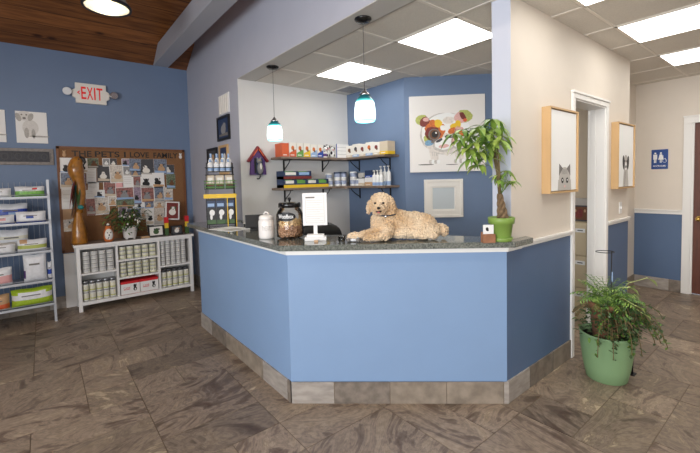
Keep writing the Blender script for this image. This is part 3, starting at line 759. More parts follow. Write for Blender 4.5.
for i, (x0, z0, x1, z1) in enumerate(PH):
    w_, h_ = (x1-x0)*1.2, (z1-z0)*1.18; mb = MB(); lay = .0042*(i % 3)
    zc_ = min((z0+z1)/2, 1.878-h_/2)
    pos = '%s from left in the %s row' % (ORD[rows[rowof[i]].index(i)], RN[rowof[i]])
    if i in blank:
        mb.box(-w_/2, w_/2, -.0025, 0, -h_/2, h_/2, blank[i])
        for k in range(4 if blank[i] == 'paper' else 0): mb.box(-w_*.35, w_*.3, -.0029, -.0025, h_*.3-k*h_*.16, h_*.3-k*h_*.16+.003, 'sketch_light')
        lab = 'plain %s note pinned to cork board, %s' % ({'paper': 'white', 'tan': 'tan', 'pink': 'pale pink'}[blank[i]], pos); nm = 'paper_note'; cat = 'note'
    else:
        kd = kinds[rp.randrange(8)] if i not in (0,) else kinds[4]
        bd = .007 if rp.random() < .6 or i in (11, 26, 28, 29, 33) else .001
        mb.box(-w_/2, w_/2, -.002, 0, -h_/2, h_/2, 'paper').box(-w_/2+bd, w_/2-bd, -.0024, -.002, -h_/2+bd*1.4, h_/2-bd, kd[1])
        s = min(w_, h_)*.5; ox = rp.uniform(-.1, .1)*w_; oz = -h_*.12
        mb.ell(ox, oz-.1*s, .55*s, .45*s, -.0024, kd[2]).ell(ox+rp.uniform(-.2, .2)*s, oz+.45*s, .33*s, .32*s, -.003, kd[2], 14)
        mb.ell(ox-.3*s, oz+.6*s, .1*s, .2*s, -.0034, 'dark_grey', 8, rot=.4).ell(ox+.32*s, oz+.6*s, .1*s, .2*s, -.0034, 'dark_grey', 8, rot=-.4)
        mb.ell(ox, oz+.38*s, .06*s, .05*s, -.0038, 'black', 8)
        mb.plate([(-w_*.45, -h_*.42), (w_*.45, -h_*.42), (w_*.45, -h_*.3), (-w_*.45, -h_*.25)], -.0031, -.0024, rp.choice(('beige', 'sketch_light', 'tan', 'light_blue')))
        lab = 'pinned snapshot of %s, %s' % (kd[0], pos); nm = 'snapshot'; cat = 'photo'
    o = solo(mb, nm, lab, cat, ((x0+x1)/2, YB-.0172-lay, zc_), 0, 'snapshots and notes on the cork board')
    o.rotation_euler = (0, R(rp.uniform(-2, 2)), 0)

# ---------------------------------------------------------------- white bookcase with cans
YFc = 5.545
bc = thing('bookcase', 'low white bookcase with open cubbies full of cans below the cork board', 'bookcase', (.26, YFc, 0))
W_, H_, D_ = 1.37, .815, .33
mb = MB()
def cbx(*a): MB_ = mb.box(*a)
for x in (.015, W_-.055): mb.box(x, x+.04, 0, .04, 0, H_-.03, 'white').box(x, x+.04, D_-.04, D_, 0, H_-.03, 'white').box(x+.005, x+.03, .03, D_-.02, .08, H_-.03, 'white')
mb.box(.03, W_-.03, D_-.02, D_-.01, .08, H_-.03, 'white')                      # back panel
mb.box(.05, W_-.05, .003, .02, .075, .115, 'white')                             # bottom rail
mb.box(.05, W_-.05, .003, .02, H_-.06, H_-.03, 'white')
for x in (.425, .91): mb.box(x, x+.025, .004, D_-.02, .10, H_-.04, 'white')
mb.build('carcass', bc, None, .003)
MB().box(-.005, W_+.005, -.015, D_+.005, H_-.03, H_, 'white').box(.0, W_, -.008, D_, H_, H_+.001, 'top_taupe').build('top_board', bc, None, .0)
MB().box(.05, W_-.05, .004, D_-.02, .095, .115, 'white').build('bottom_shelf', bc)
for a, b, z in ((.05, .425, .46), (.935, W_-.05, .42)): MB().box(a, b, .004, D_-.02, z-.02, z, 'white').build('shelf', bc)
for z in (.345, .57): MB().box(.45, .91, .004, D_-.02, z-.02, z, 'white').build('shelf', bc)
solo(MB().box(0, .22, 0, .012, 0, .68, 'white').box(.0, .22, -.004, 0, .66, .68, 'offwhite'), 'white_board', 'plain white board standing between the bookcase end and the blue wall', 'board', (.165, YB-.03, 0))
# cans
def can(label, r, h, lab_mat, loc, proto=None, group=None):
    if proto: return dup(proto, loc, None, label, group)
    t = MB().lathe([(r*.94, 0), (r, .004), (r, h*.2), (r, h*.34), (r, h*.8), (r, h-.004), (r*.9, h)], 'can_side', 16, mats=['can_rim', 'can_side', 'can_band' if lab_mat == 'can_label' else 'can_side', lab_mat, 'can_side', 'can_rim'])
    return solo(t, 'food_can', label, 'can', loc, 0, group)
protoA = {}
def stack(x0, x1, z, cols, rows_, h, key, lab_mat, bay, dy=.03, missing=()):
    r = min((x1-x0)/cols/2*.90, .042); k0 = (round(h, 3), lab_mat, round(r, 3))
    for c_ in range(cols):
        for q in range(rows_):
            if (c_, q) in missing: continue
            cx = x0+(c_+.5)*(x1-x0)/cols; side = ('left', 'right')
            l = '%s food can, %s from bottom in %s stack of the %s bay' % (key, ORD[q], ORD[c_], bay)
            loc = (.26+cx, YFc+dy+r, z+q*(h+.0005))
            if k0 in protoA: can(l, r, h, lab_mat, loc, protoA[k0], 'cans in the white bookcase')
            else: protoA[k0] = can(l, r, h, lab_mat, loc, None, 'cans in the white bookcase')
stack(.075, .41, .46, 4, 5, .052, 'silver ringed', 'can_label_grey', 'upper left')
stack(.06, .415, .115, 5, 2, .105, 'tall cream', 'can_label', 'lower left')
stack(.46, .90, .57, 5, 3, .055, 'yellow banded', 'can_label', 'top middle')
stack(.46, .90, .345, 5, 4, .047, 'yellow banded', 'can_label', 'second middle')
stack(.945, 1.28, .42, 5, 6, .055, 'slim silver', 'can_label_grey', 'upper right')
stack(.945, 1.31, .115, 5, 2, .105, 'tall cream', 'can_label', 'lower right')
for i in range(2):
    mb = MB().box(0, .215, 0, .2, 0, .165, 'white').box(-.0006, .2156, -.0006, .2, .135, .1655, 'red').box(0, .21, -.001, 0, 0, .002, 'red')
    mb.box(.03, .1, -.0012, 0, .06, .067, 'red').text('CARE', .03, .072, .075, .022, -.0003, 'red', .0006)
    mb.ell(.16, .06, .02, .026, -.0002, 'black').ell(.158, .098, .017, .017, -.0002, 'black').ell(.15, .115, .006, .009, -.0008, 'black').ell(.172, .112, .006, .009, -.0008, 'black').ell(.162, .055, .008, .015, -.001, 'white')
    solo(mb, 'food_carton', 'white carton with red top band and dog picture, %s of the bookcase pair' % ('left' if i == 0 else 'right'), 'box', (.26+.462+i*.222, YFc+.02, .115), 0, 'red topped cartons in the bookcase')
for k in range(5):
    solo(MB().lathe([(.036, 0), (.038, .003), (.038, .028), (.036, .03)], 'can_rim', 16), 'flat_can', 'flat dark can lying on the tall cans, %s from left in lower left bay' % ORD[k], 'can', (.26+.0955+k*.071, YFc+.082, .3275), 0, 'flat cans on the tall cans')
for k in range(5):
    solo(MB().lathe([(.034, 0), (.036, .003), (.036, .028), (.034, .03)], 'dark_grey', 16), 'flat_can', 'flat dark can lying on the tall cans, %s from left in lower right bay' % ORD[k], 'can', (.26+.9815+k*.073, YFc+.082, .3275), 0, 'flat cans on the tall cans')

# things on top of the bookcase
ZT = H_
# wooden parrot statue
pr = thing('parrot_statue', 'tall carved wooden parrot perched on a trunk, glossy golden brown', 'statue', (.325, 5.66, ZT))
MB().lathe([(.078, 0), (.086, .02), (.080, .12), (.066, .22), (.046, .32), (.036, .38), (.033, .42)], 'wood_gold', 24).build('trunk_stand', pr)
mb = MB()
mb.tube([(.02, 0, .38), (.03, 0, .44), (.038, 0, .52), (.042, 0, .60), (.038, 0, .68), (.03, 0, .75), (.018, 0, .81), (.006, 0, .87), (.002, 0, .92), (.006, 0, .965), (.016, 0, 1.0), (.024, 0, 1.03), (.028, 0, 1.06), (.028, 0, 1.075)], [.03, .036, .043, .050, .055, .058, .068, .082, .084, .072, .066, .056, .034, .008], 'wood_gold', 20)
mb.build('body', pr)
MB().tube([(.05, -.01, 1.05), (.085, -.02, 1.03), (.098, -.025, .995), (.085, -.028, .96)], [.026, .024, .016, .003], 'black', 8).build('beak', pr)
mb = MB()
for k, (c_, x) in enumerate((('paint_maroon', -.045), ('teal', -.03), ('wood_dark', -.055), ('leaf_dark', -.02), ('wood_dark', -.06))):
    mb.leaf((x+.035, -.05+.006*k, .78-.02*k), (-.22+.06*k, -.05, -1), .36-.03*k, .075, .1, c_)
mb.build('wing', pr)
MB().leaf((-.01, .0, .6), (-.22, -.05, -1), .32, .05, .05, 'wood_dark').leaf((.0, -.03, .58), (-.15, -.05, -1), .27, .045, .05, 'wood_dark').build('tail', pr)
MB().ball((.03, -.045, .45), (.035, .022, .028), 'teal', 2).ball((.06, -.04, .46), (.025, .02, .02), 'wood_dark', 2).build('claws', pr)
MB().ball((.035, -.050, 1.03), .010, 'black', 2).build('eye', pr)
# cat vase
cv = thing('animal_vase', 'small round cream and orange jar with a painted animal face on the bookcase', 'jar', (.622, 5.585, ZT))
MB().lathe([(.03, 0), (.05, .02), (.056, .07), (.05, .13), (.036, .17), (.032, .2)], 'paint_orange', 24).build('jar_body', cv)
MB().ball((0, -.03, .09), (.046, .031, .08), 'offwhite', 3).ball((0, -.062, .09), (.008, .004, .014), 'black', 1).ball((-.017, -.056, .12), (.008, .005, .008), 'black', 1).ball((.017, -.056, .12), (.008, .005, .008), 'black', 1).ball((-.01, -.058, .055), (.005, .004, .02), 'sketch_dark', 1, Euler((0, .5, 0))).build('face', cv)
MB().ball((0, 0, .215), (.018, .018, .02), 'offwhite', 2).ball((0, -.012, .2), (.018, .012, .012), 'black', 2).build('knob', cv)
# potted plant in white pot
pp = thing('potted_plant', 'bushy green plant in a white footed pot on the bookcase', 'plant', (.87, 5.66, ZT))
mb = MB().lathe([(.07, .02), (.075, .03), (.09, .15), (.1, .16), (.1, .172), (.088, .172), (.082, .15)], 'ceramic', 28)
for a in (45, 135, 225, 315): mb.ball((.06*math.cos(R(a)), .06*math.sin(R(a)), .012), .013, 'ceramic', 2)
mb.build('pot', pp)
MB().lathe([(.001, .15), (.085, .152)], 'soil', 20).build('soil', pp)
rl = random.Random(11)
mb = MB()
for k in range(420):
    a = rl.uniform(0, 2*PI); rr = rl.uniform(.02, .25); zz = rl.uniform(.16, .44) - rr*.2 + (.0 if rl.random() < .8 else -.05)
    x = rr*math.cos(a)-.03; y = rr*.55*math.sin(a)-.02
    mb.leaf((x, y, zz), (math.cos(a)+rl.uniform(-.5, .5), math.sin(a)+rl.uniform(-.5, .5), rl.uniform(-.3, .7)), rl.uniform(.04, .085), rl.uniform(.015, .03), rl.uniform(.2, 1.2), rl.choice(('leaf_dark', 'leaf_dark', 'leaf_mid')), 3)
for k in range(12):
    mb.ball((rl.uniform(-.12, .14), -.13+rl.uniform(-.02, .02), rl.uniform(.2, .36)), (.012, .008, .016), 'offwhite', 1)
mb.build('foliage', pp)
mb = MB()
for k in range(14):
    a = rl.uniform(0, 2*PI); mb.tube([(0, 0, .15), (.05*math.cos(a), .05*math.sin(a), .25), (.13*math.cos(a)-.02, .09*math.sin(a), .36)], .003, 'stem', 5)
mb.build('stems', pp)
def pframe(name, label, loc, w_, h_, fm, inner, tilt=(0, 0, 0), bd=.015, dk=('tan', 'brown')):
    t = thing(name, label, 'picture frame', loc); t.rotation_euler = tilt
    mb = MB()
    for q in ((-w_/2, w_/2, 0, bd), (-w_/2, w_/2, h_-bd, h_), (-w_/2, -w_/2+bd, bd, h_-bd), (w_/2-bd, w_/2, bd, h_-bd)): mb.box(q[0], q[1], -.012, .006, q[2], q[3], fm)
    mb.build('frame', t)
    mb = MB().box(-w_/2+bd, w_/2-bd, -.006, .004, bd, h_-bd, inner)
    s = min(w_, h_)-2*bd
    mb.ell(0, h_*.42, s*.3, s*.28, -.006, dk[0]).ell(0.05*w_, h_*.62, s*.2, s*.18, -.0068, dk[0]).ell(-.1*w_, h_*.66, s*.07, s*.12, -.0076, dk[1]).ell(.2*w_, h_*.66, s*.07, s*.12, -.0076, dk[1]).ell(.05*w_, h_*.58, s*.04, s*.04, -.0082, 'black')
    mb.build('picture', t)
    return t
pframe('photo_frame', 'tilted white bordered photo leaning above the stand at the bookcase right end', (1.41, 5.72, ZT+.205), .185, .255, 'white', 'paint_maroon', (R(-8), R(5), 0), .016, ('offwhite', 'leaf_dark'))
pframe('photo_frame', 'small wide black framed photo standing on the bookcase', (1.18, 5.64, ZT+.003), .19, .145, 'black', 'offwhite', (R(-8), 0, 0), .014, ('leaf_dark', 'dark_grey'))
fs = thing('display_stand', 'dark wooden stand with red and yellow end posts on the bookcase', 'stand', (1.455, 5.68, ZT))
for sx in (-.135, .135):
    MB().box(sx-.024, sx+.024, -.02, .02, 0, .1, 'leaf_dark').box(sx-.024, sx+.024, -.02, .02, .1, .17, 'yellow').box(sx-.026, sx+.026, -.022, .022, .17, .25, 'red').build('post', fs)
MB().box(-.11, .11, -.01, .01, .13, .195, 'wood_dark').build('cross_board', fs)
pframe('photo_frame', 'small dark framed cat photo between the red topped posts', (1.44, 5.625, ZT+.003), .15, .125, 'black', 'dark_grey', (R(-8), 0, 0), .012, ('offwhite', 'tan'))
solo(MB().box(-.05, .05, -.03, .03, 0, .022, 'tan'), 'trinket_box', 'small flat tan box on the bookcase beside the white plant pot', 'box', (1.04, 5.62, ZT))

# ---------------------------------------------------------------- wire shelf rack at the left
rk = thing('shelf_rack', 'white metal wire display rack stocked with pet treat bags', 'rack', (-.40, 5.42, 0))
RW = .45
def post(x, y): MB().box(x-.011, x+.011, y-.014, y+.014, 0, 1.60, 'grey_metal').build('upright', rk)
for x in (-RW, RW):
    for y in (0, .38): post(x, y)
for i, z in enumerate((1.415, 1.13, .81, .478, .21)):
    mb = MB().box(-RW, RW, -.03+.0, .37, z-.022, z-.016, 'grey_metal')
    for k in range(26): mb.tube([(-RW+k*.036, -.03, z-.012), (-RW+k*.036, .37, z-.012)], .0018, 'grey_metal', 5)
    mb.tube([(-RW, -.03, z-.015), (RW, -.03, z-.015)], .005, 'grey_metal', 6)
    mb.tube([(-RW, -.03, z+.022), (RW, -.03, z+.022)], .003, 'grey_metal', 6)
    mb.box(-RW, RW, -.034, -.03, z-.02, z+.004, 'grey_metal')
    mb.build('shelf', rk)
mb = MB()
for k in range(18): mb.tube([(-RW+.05*k, .375, .15), (-RW+.05*k, .375, 1.58)], .0018, 'grey_metal', 5)
mb.build('back_grid', rk)
for x in (-RW, RW): MB().box(x-.012, x+.012, -.04, .39, .0, .03, 'grey_metal').build('foot', rk)
def bag(label, x0, x1, z0, h, d, main, band, y0=5.40, band_lo=.0, band_hi=.35, group='treat bags on the wire rack', extra=None, lean=0, name='treat_bag'):
    """a soft pillow pack: rounded block with crimped ends, coloured band, printed panel"""
    w_ = x1-x0; bm_ = bmesh.new(); bmesh.ops.create_grid(bm_, x_segments=1, y_segments=1, size=.5); bm_.free()
    mb = MB(); nx, nz = 12, 7; rnd = random.Random(hash((round(x0*100), round(z0*100))) % 1000)
    def P(u, v, s):
        tk = d/2*(1-abs(2*u-1)**4)**.5*(1-abs(2*v-1)**5)**.5
        wv = .004*math.sin(u*19+v*7+rnd.random())
        return Vector(((u-.5)*w_*(1-.03*math.sin(v*PI)), s*(tk+.002) + (wv*.4), v*h*(1+.02*math.sin(u*9))))
    for s in (-1, 1):
        g = [[mb.bm.verts.new(P(i/nx, j/nz, s)) for i in range(nx+1)] for j in range(nz+1)]
        for j in range(nz):
            v = (j+.5)/nz
            mn = band if band_lo <= v <= band_hi else main
            for i in range(nx):
                m2 = mn
                if extra and s < 0 and extra[1] <= (i+.5)/nx <= extra[2] and extra[3] <= v <= extra[4]: m2 = extra[0]
                mb._fin([mb.bm.faces.new((g[j][i], g[j][i+1], g[j+1][i+1], g[j+1][i]))], m2, True)
    bmesh.ops.remove_doubles(mb.bm, verts=mb.bm.verts[:], dist=.0005)
    zc = h*.62
    mb.plate([(-w_*.25, zc), (w_*.2, zc), (w_*.2, zc+h*.06), (-w_*.25, zc+h*.06)], -d/2-.004, -d/2, 'sketch')
    o = solo(mb, name, label, 'bag', ((x0+x1)/2, y0+d/2+.003, z0), 0, group)
    return o
mat('bag_green', (120, 176, 84), .35, noise=.2, nscale=40)
mat('bag_white', (226, 228, 232), .3, noise=.06, nscale=30)
mat('bag_blue', (30, 68, 168), .35, noise=.12, nscale=40)
mat('bag_olive', (176, 186, 96), .4)
bag('green and white flat treat bag on the top rack shelf', -.235, .02, 1.413, .115, .10, 'bag_white', 'bag_green', band_hi=.5, extra=('red', .6, .75, .75, .9))
bag('white flat treat bag at far left of the top rack shelf', -.50, -.262, 1.413, .10, .10, 'bag_white', 'bag_white', extra=('pink', .3, .6, .3, .6))
bag('blue bag with white top lying behind on the second rack shelf', -.42, -.14, 1.128, .215, .11, 'bag_blue', 'bag_white', y0=5.55, band_lo=.75, band_hi=1, extra=('light_blue', .45, .65, .4, .6))
bag('white bag with blue lettering in front on the second rack shelf', -.24, .018, 1.128, .125, .10, 'bag_white', 'bag_blue', band_lo=0, band_hi=.2, extra=('blue', .35, .6, .5, .75))
bag('white and pink bag at left of the second rack shelf', -.52, -.25, 1.128, .10, .10, 'bag_white', 'bag_blue', band_lo=0, band_hi=.12, extra=('pink', .5, .75, .5, .75))
bag('cream bag with gold stripe lying highest behind on the third shelf', -.42, -.15, .81, .245, .10, 'bag_white', 'can_label', y0=5.55, band_lo=.55, band_hi=.65)
bag('cream bag with olive stripe in front on the third rack shelf', -.245, .012, .81, .135, .11, 'bag_white', 'bag_olive', band_lo=.3, band_hi=.5, extra=('tan', .1, .3, .75, .95))
bag('plain white bag at left front of the third rack shelf', -.50, -.26, .81, .12, .11, 'bag_white', 'sketch_light', band_lo=.8, band_hi=1)
bag('pink and white striped bag at left of the fourth rack shelf', -.52, -.30, .478, .19, .10, 'bag_white', 'pink', band_lo=.1, band_hi=.55)
bag('large upright white bag with purple marks on the fourth rack shelf', -.205, -.005, .478, .30, .09, 'bag_white', 'bag_white', extra=('purple', .0, .12, .1, .4))
bag('narrow white and blue packet at right of the fourth rack shelf', -.002, .04, .478, .19, .05, 'bag_white', 'bag_blue', band_lo=.25, band_hi=.6, y0=5.46)
bag('large lime green and white bag on the lowest rack shelf', -.325, .035, .21, .19, .17, 'lime', 'bag_white', band_lo=.4, band_hi=.7, extra=('bag_white', .15, .85, .7, .8))
bag('brown and orange bag at left of the lowest rack shelf', -.52, -.335, .21, .17, .14, 'tan', 'orange', band_lo=.1, band_hi=.4)

# ---------------------------------------------------------------- grey wall: vent, frames
RG = -PI/2
vt = MB().box(-.16, .16, -.012, 0, -.115, .115, 'white')
for k in range(5): vt.box(-.14+.058*k, -.10+.058*k, -.018, -.012, -.1, .1, 'offwhite')
solo(vt, 'wall_chime', 'white ribbed box mounted high on the grey wall', 'wall fixture', (XG-.0005, 4.50, 2.455), RG)
def wframe(label, y0, y1, z0, z1, fm, inner, dk):
    w_, h_ = y1-y0, z1-z0
    t = thing('picture_frame', label, 'picture', (XG-.0005, (y0+y1)/2, z0), RG, 'framed pictures on the grey wall')
    mb = MB(); bd = .03
    for q in ((-w_/2, w_/2, 0, bd), (-w_/2, w_/2, h_-bd, h_), (-w_/2, -w_/2+bd, bd, h_-bd), (w_/2-bd, w_/2, bd, h_-bd)): mb.box(q[0], q[1], -.022, 0, q[2], q[3], fm)
    mb.build('frame', t)
    MB().box(-w_/2+bd, w_/2-bd, -.012, 0, bd, h_-bd, inner).ell(0, h_*.45, w_*.2, h_*.2, -.012, dk).ell(.03, h_*.6, w_*.12, h_*.12, -.0126, dk).plate([(-w_*.35, h_*.18), (w_*.35, h_*.18), (w_*.35, h_*.3), (-w_*.35, h_*.26)], -.0135, -.012, 'sketch').build('picture', t)
wframe('dark framed picture hanging highest on the grey wall', 4.345, 4.73, 2.03, 2.32, 'black', 'navy', 'grey')
wframe('black framed photo on the grey wall behind the display rack, left one', 4.78, 5.14, 1.68, 1.97, 'black', 'dark_grey', 'tan')
wframe('pine framed picture on the grey wall right of the black one', 4.42, 4.70, 1.62, 1.975, 'pine_frame', 'navy', 'offwhite')

# ---------------------------------------------------------------- birdhouse cat on white wall
bh = thing('cat_wall_ornament', 'purple wooden house ornament with grey cat and red roof on white wall', 'ornament', (1.955, 4.0945, 1.60))
bh.scale = (.9, 1, .95)
MB().plate([(-.11, 0), (.11, 0), (.095, .17), (0, .30), (-.095, .17)], -.03, 0, 'purple').build('house', bh)
mb = MB()
for s in (-1, 1):
    mb.plate([(0, .345), (s*.145, .165), (s*.125, .15), (0, .31)] if s > 0 else [(0, .31), (-.125, .15), (-.145, .165), (0, .345)], -.045, 0, 'roof_red')
    mb.plate([(s*.01, .315), (s*.075, .232), (s*.065, .225), (s*.005, .3)], -.047, -.045, 'orange')
mb.build('roof', bh)
MB().box(-.055, -.03, -.034, -.03, .02, .2, 'black').box(-.03, .06, -.034, -.03, .0, .2, 'navy').build('doorway', bh)
mb = MB().ball((.02, -.04, .075), (.042, .022, .075), 'grey', 2).ball((0.005, -.045, .165), (.034, .025, .032), 'grey', 2).ball((-.018, -.045, .195), (.01, .008, .018), 'grey', 1).ball((.027, -.045, .195), (.01, .008, .018), 'grey', 1)
mb.ball((.02, -.06, .10), (.015, .008, .04), 'offwhite', 2).ball((-.007, -.068, .17), .005, 'yellow', 1).ball((.015, -.068, .17), .005, 'yellow', 1)
mb.tube([(.02, -.04, .01), (.015, -.045, -.02), (-.0, -.045, -.045), (-.025, -.045, -.05), (-.035, -.045, -.035)], [.01, .01, .009, .007, .004], 'dark_grey', 8)
mb.build('cat', bh)

# ---------------------------------------------------------------- office shelves
SY = 3.84; SXs = 3.06
for z, lab in ((1.80, 'upper brown L shaped shelf on black brackets in the office corner'), (1.44, 'lower brown L shaped shelf on black brackets in the office corner')):
    t = thing('wall_shelf', lab, 'shelf', (0, 0, z), 0, 'corner shelves in the office')
    MB().prism([(2.13, 4.0945), (2.13, SY), (SXs-.02, SY), (SXs, SY-.02), (SXs, 3.14), (3.3095, 3.14), (3.3095, 4.0945)], -.026, 0, 'shelf_wood').build('board', t, None, .003)
    for bx_ in (2.30, 2.87):
        b_ = MB().box(bx_-.009, bx_+.009, 4.085, 4.0945, -.17, -.026, 'black').box(bx_-.009, bx_+.009, 3.90, 4.0945, -.035, -.026, 'black')
        b_.tube([(bx_, 4.088, -.15), (bx_, 4.03, -.11), (bx_, 3.97, -.07), (bx_, 3.94, -.033)], .006, 'black', 6); b_.build('bracket', t)
    for by in (3.86, 3.29):
        b_ = MB().box(3.30, 3.3095, by-.009, by+.009, -.17, -.026, 'black').box(3.11, 3.3095, by-.009, by+.009, -.035, -.026, 'black')
        b_.tube([(3.303, by, -.15), (3.24, by, -.11), (3.18, by, -.07), (3.15, by, -.033)], .006, 'black', 6); b_.build('bracket', t)
def carton(label, x0, x1, z, h, d, main, band, y0=3.87, blo=0, bhi=.3, dot=None, name='carton', rz=0, group='boxes on the upper office shelf', loc=None):
    w_ = x1-x0; mb = MB().box(-w_/2, w_/2, 0, d, 0, h, main)
    if band: mb.box(-w_/2-.0005, w_/2+.0005, -.0008, d, h*blo, h*bhi, band)
    if dot: mb.ell(0, h*.62, w_*.22, h*.16, -.0001, dot).ell(w_*.12, h*.48, w_*.12, h*.1, -.0009, 'brown')
    mb.plate([(-w_*.35, h*.1), (w_*.2, h*.1), (w_*.2, h*.16), (-w_*.35, h*.16)], -.0016, -.0006, 'paper')
    return solo(mb, name, label, 'box', loc or ((x0+x1)/2, y0, z), rz, group, .0015)
f_ = lambda px: 2.158+.01224*(px-274)
carton('orange box at the left end of the upper office shelf', f_(274), f_(281.5), 1.80, .155, .16, 'orange', None, dot=None)
for i, (a, b, bc_, nm) in enumerate(((282, 289.5, 'orange', 'orange'), (290, 297.5, 'green', 'green'), (298, 305.5, 'yellow', 'yellow'), (306, 313.5, 'light_blue', 'pale blue'), (314, 321, 'blue', 'deep blue'))):
    carton('white food pouch box with %s lower corner on the upper office shelf' % nm, f_(a), f_(b), 1.80, .165-(.01*(i > 2)), .12, 'offwhite', None, dot='paint_orange')
    o = bpy.data.objects[-1] if False else None
    q = COL.objects[-1]
    me = q.data; bm_ = bmesh.new(); bm_.from_mesh(me); w_ = (f_(b)-f_(a))/2
    vs = [bm_.verts.new(p) for p in ((-w_, -.001, 0), (w_, -.001, 0), (w_, -.001, .09), (-w_, -.001, .045))]; f1 = bm_.faces.new(vs)
    me.materials.append(M[bc_]); f1.material_index = len(me.materials)-1; bm_.to_mesh(me); bm_.free()
carton('small purple and white packet beside the pouch boxes on the upper shelf', f_(321.5), f_(325.5), 1.80, .07, .08, 'offwhite', 'purple', blo=.2, bhi=.7)
# cow figures
def cow(label, x, y, s):
    t = thing('cow_toy', label, 'toy', (x, y, 1.80), 0, 'small cow toys on the upper office shelf')
    MB().ball((0, 0, .055*s), (.032*s, .03*s, .055*s), 'paper', 2).ball((0, -.008, .125*s), (.03*s, .028*s, .03*s), 'paper', 2).build('body', t)
    MB().ball((-.02*s, -.012, .07*s), (.014*s, .02*s, .025*s), 'black', 2).ball((.022*s, -.01, .04*s), (.013*s, .02*s, .02*s), 'black', 2).ball((.02*s, -.016, .13*s), (.014*s, .02*s, .02*s), 'black', 2).build('patches', t)
    MB().ball((-.035*s, 0, .145*s), (.016*s, .008*s, .009*s), 'black', 2).ball((.035*s, 0, .145*s), (.016*s, .008*s, .009*s), 'black', 2).ball((0, 0, .155*s), (.016*s, .014*s, .01*s), 'black', 2).build('ears', t)
    MB().ball((0, -.034*s, .112*s), (.016*s, .012*s, .011*s), 'pink', 2).build('muzzle', t)
cow('black and white cow toy, left of the three on the upper shelf', f_(327), 3.93, .9)
cow('taller black and white cow toy, middle of three on upper shelf', f_(331), 3.96, 1.05)
cow('black and white cow toy, right of the three on the upper shelf', f_(335), 3.92, .9)
# white stacked trays (binder boxes)
for k in range(4):
    mb = MB().box(-.1, .1, 0, .2, 0, .044, 'white').box(-.1005, -.090, -.001, .004, 0, .044, 'blue').box(-.09, .1, -.0008, 0, .0, .003, 'grey')
    solo(mb, 'flat_box', 'flat white box with blue edge, %s of the stack on upper shelf' % ('bottom', 'second from bottom', 'third from bottom', 'top')[k], 'box', (3.045, 3.88, 1.80+k*.0445), 0, 'stacked flat white boxes', .001)
# cartons on the side shelf, faces toward -x
ys = [3.80, 3.675, 3.55, 3.425, 3.30]
for i, y in enumerate(ys):
    carton('white medicine carton with brown pet picture, %s along the upper side shelf' % ORD[i], 0, .121, 1.80, .15+.012*(i % 2), .12, 'offwhite', 'light_blue' if i % 2 else 'beige', dot=('brown', 'dark_grey', 'paint_maroon', 'paint_orange', 'paint_maroon')[i], blo=.0, bhi=.2, rz=RG, loc=(3.09, y, 1.80), group='medicine cartons on the upper side shelf')
carton('white carton with yellow base at the end of the upper side shelf', 0, .13, 1.80, .15, .12, 'beige', 'yellow', dot=None, bhi=.25, rz=RG, loc=(3.085, 3.17, 1.80), group='medicine cartons on the upper side shelf')
# lower shelf
def tray(label, x0, x1, z, h, n, main, lip, cols):
    t = thing('display_tray', label, 'box', (x0, 3.87, z), 0, 'display trays on the lower office shelf'); w_ = x1-x0
    MB().box(0, w_, 0, .17, 0, h*.35, lip).box(0, .003, 0, .17, 0, h, main).box(w_-.003, w_, 0, .17, 0, h, main).box(0, w_, .165, .17, 0, h, main).box(-.0005, w_+.0005, -.002, 0, 0, h*.35, lip).build('tray', t)
    for k in range(n):
        a = .006+k*(w_-.012)/n; b = a+(w_-.012)/n-.004
        MB().box(a, b, .006, .16, h*.3, h*.97, main).box(a+.02, b-.02, .0045, .006, h*.5, h*.85, cols[k % len(cols)]).box(a+.01, b-.05, .004, .0055, h*.86, h*.93, 'green').build('packet', t)
tray('long navy tray with yellow lip and four packs on the lower office shelf', f_(275), f_(326.5), 1.44, .10, 4, 'navy', 'yellow', ('offwhite', 'green', 'offwhite', 'green'))
tray('short navy tray with two packs sitting on the long tray', f_(275), f_(306), 1.541, .095, 2, 'navy', 'paint_maroon', ('offwhite', 'light_blue'))
def tub(name, label, x, y, z, r, h, body, lid, group):
    t = thing(name, label, 'tub', (x, y, z), 0, group)
    MB().lathe([(r*.93, 0), (r, .006), (r, h*.28), (r, h*.8), (r*.98, h*.8)], body, 18, mats=[body, body, 'tub_band', body]).build('tub_body', t)
    MB().lathe([(r*1.04, h*.8), (r*1.04, h*.97), (r*.98, h)], lid, 18).build('lid', t)
tub('white_tub', 'small white tub standing on lower shelf beside the long tray', f_(331), 3.92, 1.44, .042, .085, 'white', 'white', 'white tubs on the lower shelf')
tub('white_tub', 'small white tub stacked on another beside the long tray', f_(330), 3.92, 1.526, .04, .075, 'white', 'white', 'white tubs on the lower shelf')
for i, x in enumerate((2.985, 3.085)):
    for k in range(2):
        tub('white_tub', 'white tub with dark lid, %s of the %s stack in the shelf corner' % (('bottom', 'top')[k], ('left', 'right')[i]), x, 3.93, 1.44+k*.091, .042, .09, 'white', 'navy' if k else 'white', 'white tubs on the lower shelf')
for i, y in enumerate((3.79, 3.695)):
    for k in range(2 if i == 0 else 1):
        tub('white_tub', 'light blue banded white tub on the lower side shelf, %s' % (('bottom of pair', 'top of pair')[k] if i == 0 else 'single one beside the pair'), 3.14, y, 1.44+k*.091, .043, .09, 'white', 'white', 'white tubs on the lower shelf')
carton('flat grey carton on white carton on the lower side shelf', 0, .10, 1.44, .07, .11, 'sketch_light', 'dark_grey', rz=RG, loc=(3.10, 3.595, 1.531), bhi=.2, group='boxes on the lower side shelf')
carton('white carton under the grey carton on the lower side shelf', 0, .10, 1.44, .09, .11, 'white', 'beige', rz=RG, loc=(3.10, 3.595, 1.44), bhi=.4, group='boxes on the lower side shelf')
